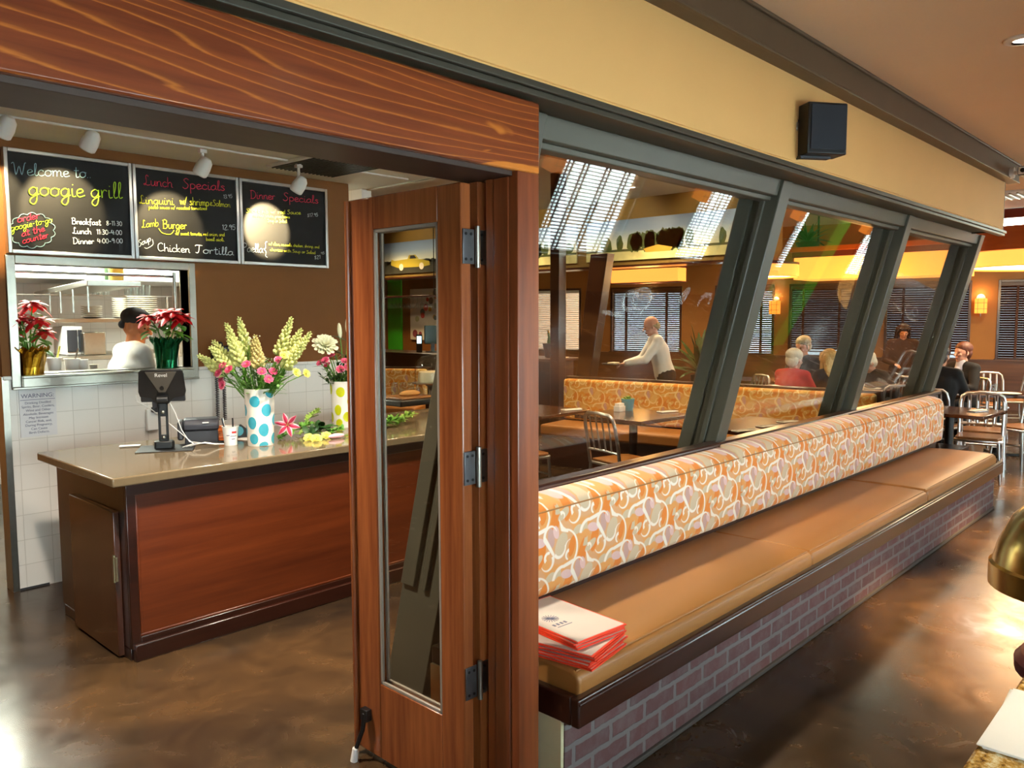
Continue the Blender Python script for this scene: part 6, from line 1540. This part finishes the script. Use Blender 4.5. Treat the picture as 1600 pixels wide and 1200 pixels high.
    if style != 'none':
        hr = []; he = []
        R3 = HM.to_3x3()
        if style in ('short', 'fluffy'):
            k = 1.12 if style == 'fluffy' else 1.05
            he = [(hp(-.022, 0, .064), (.106*s*k, .086*s*k, .080*s*k), 18, 14, R3), (hp(-.048, 0, .0), (.068*s*k, .079*s*k, .085*s*k), 16, 12, R3)]
            hr = [(hp(.01, .076, .03), .014*s, hp(.012, .077, -.01), .010*s), (hp(.01, -.076, .03), .014*s, hp(.012, -.077, -.01), .010*s)]
        elif style == 'balding':
            he = [(hp(-.062, 0, -.01), (.05*s, .078*s, .055*s), 14, 10, R3)]; hr = [(hp(-.02, .074, .0), .018*s, hp(-.06, .06, -.02), .02*s), (hp(-.02, -.074, .0), .018*s, hp(-.06, -.06, -.02), .02*s)]
        elif style == 'cap':
            he = [(hp(-.01, 0, .060), (.108*s, .088*s, .075*s), 18, 12, R3)]; hr = [(hp(.07, .05, .045), .014*s, hp(.07, -.05, .045), .014*s), (hp(-.07, .05, .0), .03*s, hp(-.07, -.05, .0), .03*s)]
        elif style == 'long':
            he = [(hp(-.012, 0, .058), (.110*s, .092*s, .088*s), 18, 14, R3)]
            hr.append((hp(.075, .055, .075), .022*s, hp(.045, .085, .0), .022*s)); hr.append((hp(.075, -.055, .075), .022*s, hp(.045, -.085, .0), .022*s))
            for y in (-.075, -.045, 0, .045, .075):
                hr.append((hp(-.05, y, .04), .045*s, hp(-.085, y*1.15, -.15), .042*s)); hr.append((hp(-.085, y*1.15, -.15), .042*s, hp(-.10, y*1.1, -.34), .030*s))
            for q in (1, -1): hr.append((hp(.02, q*.08, .05), .026*s, hp(.01, q*.095, -.16), .028*s)); hr.append((hp(.01, q*.095, -.16), .028*s, hp(.02, q*.10, -.30), .02*s))
        blob('cap' if style == 'cap' else 'hair', hr, M[hair], t, .0065, 3, ells=he)
    t['_h'] = 0; del t['_h']
    return t, hp, hip, T
LAZ = atan2(-RH.y, -RH.x)      # facing the picture's left
RAZ = atan2(RH.y, RH.x)
# cook behind the pass
person('cook in a white jacket and black cap turned to the right behind the pass', gp(192, 5.75), RAZ+.80, 1.02, lean=8, hands=[(.32, .20, 1.05), (.34, -.16, 1.05)], skin='skin_tan', top='c_white', legs='c_black', hair='c_black', style='cap', head_pitch=12, head_yaw=-52)
# waiter
w_ = gp(1040, 10.2)
wt, hp_, _, _ = person('waiter in a white shirt and dark apron bending to the left behind the booth', w_, LAZ, .99, lean=16, hands=[(.52, .12, 1.08), (.50, -.14, 1.06)], skin='skin_pink', top='c_white', legs='c_black', hair='hair_grey', style='balding', head_pitch=14, stride=.5)
t = thing('serving_tray', 'dark round tray in the waiter\'s hands', 'tray', w_+Vector((cos(LAZ), sin(LAZ), 0))*.66+Vector((0, 0, 1.055)))
obj('tray', MB().lathe([(0, 0), (.14, 0), (.155, .015), (.15, .018), (.14, .006), (0, .006)], n=28), M['dgrey'], t, **W)
obj('folded_cloth', MB().box(-.07, .07, -.05, .05, .006, .03), M['c_cream'], t, bevel=.008, **W)
# family at the table behind the booth
pr, hp_, _, _ = person('white haired woman in a red sweater and glasses seated seen from behind', gp(1232, 9.25), RAZ+.62, .93, True, 12, hands=[(.40, .14, .80), (.40, -.12, .80)], skin='skin_pink', top='c_red', hair='hair_white', style='fluffy', head_pitch=8, head_yaw=-8)
gl_ = MB()
for q in (1, -1):
    gl_.tube([hp_(.098, q*.033+.022*cos(a*pi/5), .0+.018*sin(a*pi/5)) for a in range(10)], .0022, 5, closed=True); gl_.tube([hp_(.098, q*.055, .004), hp_(.0, q*.083, .006)], .0022, 5)
obj('glasses', gl_.tube([hp_(.10, .011, .002), hp_(.10, -.011, .002)], .0022, 5), M['black'], pr, **W)
person('grey blond man in a dark navy sweater facing left across the family table', gp(1264, 10.75), LAZ+.55, 1.02, True, 10, hands=[(.40, .14, .80), (.40, -.14, .80)], skin='skin', top='c_navy', hair='hair_grey', style='short', head_pitch=14, seat=.50)
person('woman with long blonde hair seated with her back to us', gp(1304, 9.3), YAW+.35, .92, True, 8, hands=[(.36, .18, .80), (.36, -.16, .80)], skin='skin', top='c_navy', hair='hair_blonde', style='long', seat=.46)
person('white haired guest in dark clothes bending low over the table', gp(1396, 10.4), LAZ+.25, .95, True, 38, hands=[(.52, .14, .80), (.52, -.12, .80)], skin='skin_pink', top='c_black', hair='hair_white', style='fluffy', head_pitch=30)
person('standing woman with long dark hair in a brown coat', gp(1410, 12.0), LAZ+1.25, .90, False, 4, hands=[(.22, .16, .92), (.24, -.12, .95)], skin='skin', top='c_brown', legs='c_brown', hair='hair_brown', style='long', head_pitch=18)
sm, hp_, hip_, T_ = person('man in a dark suit and pale shirt seated facing left', gp(1510, 10.2), LAZ+.25, 1.0, True, 4, hands=[(.36, .16, .80), (.38, -.12, .80)], skin='skin_pink', top='c_black', hair='hair_chest', style='short', seat=.44)
blob('shirt_front', [(hip_+T_*.20+Vector((.10, 0, 0)), .035, hip_+T_*.44+Vector((.085, 0, 0)), .05), (hip_+T_*.44+Vector((.06, 0, 0)), .06, hip_+T_*.53+Vector((.03, 0, 0)), .062)], M['c_shirt'], sm, .008, 3)
person('person in a black jacket seated back to us left of the suited man', gp(1466, 8.9), RAZ+.75, 1.0, True, 8, hands=[(.38, .16, .80), (.38, -.14, .80)], skin='skin', top='c_black', hair='hair_brown', style='short', seat=.46)
# chairs under the seated guests
CHL = [((1232, 9.25), RAZ+.62, 'chair under the woman in red'), ((1264, 10.75), LAZ+.55, 'chair under the grey blond man'), ((1304, 9.3), YAW+.35, 'chair under the blonde woman'), ((1396, 10.4), LAZ+.25, 'chair under the bent white haired guest'),
       ((1510, 10.2), LAZ+.25, 'chair under the suited man'), ((1466, 8.9), RAZ+.75, 'chair under the black jacketed guest')]
for (a, az, l) in CHL:
    q = gp(*a); put_chair('aluminium '+l, q+Vector((cos(az), sin(az), 0))*.06, az)
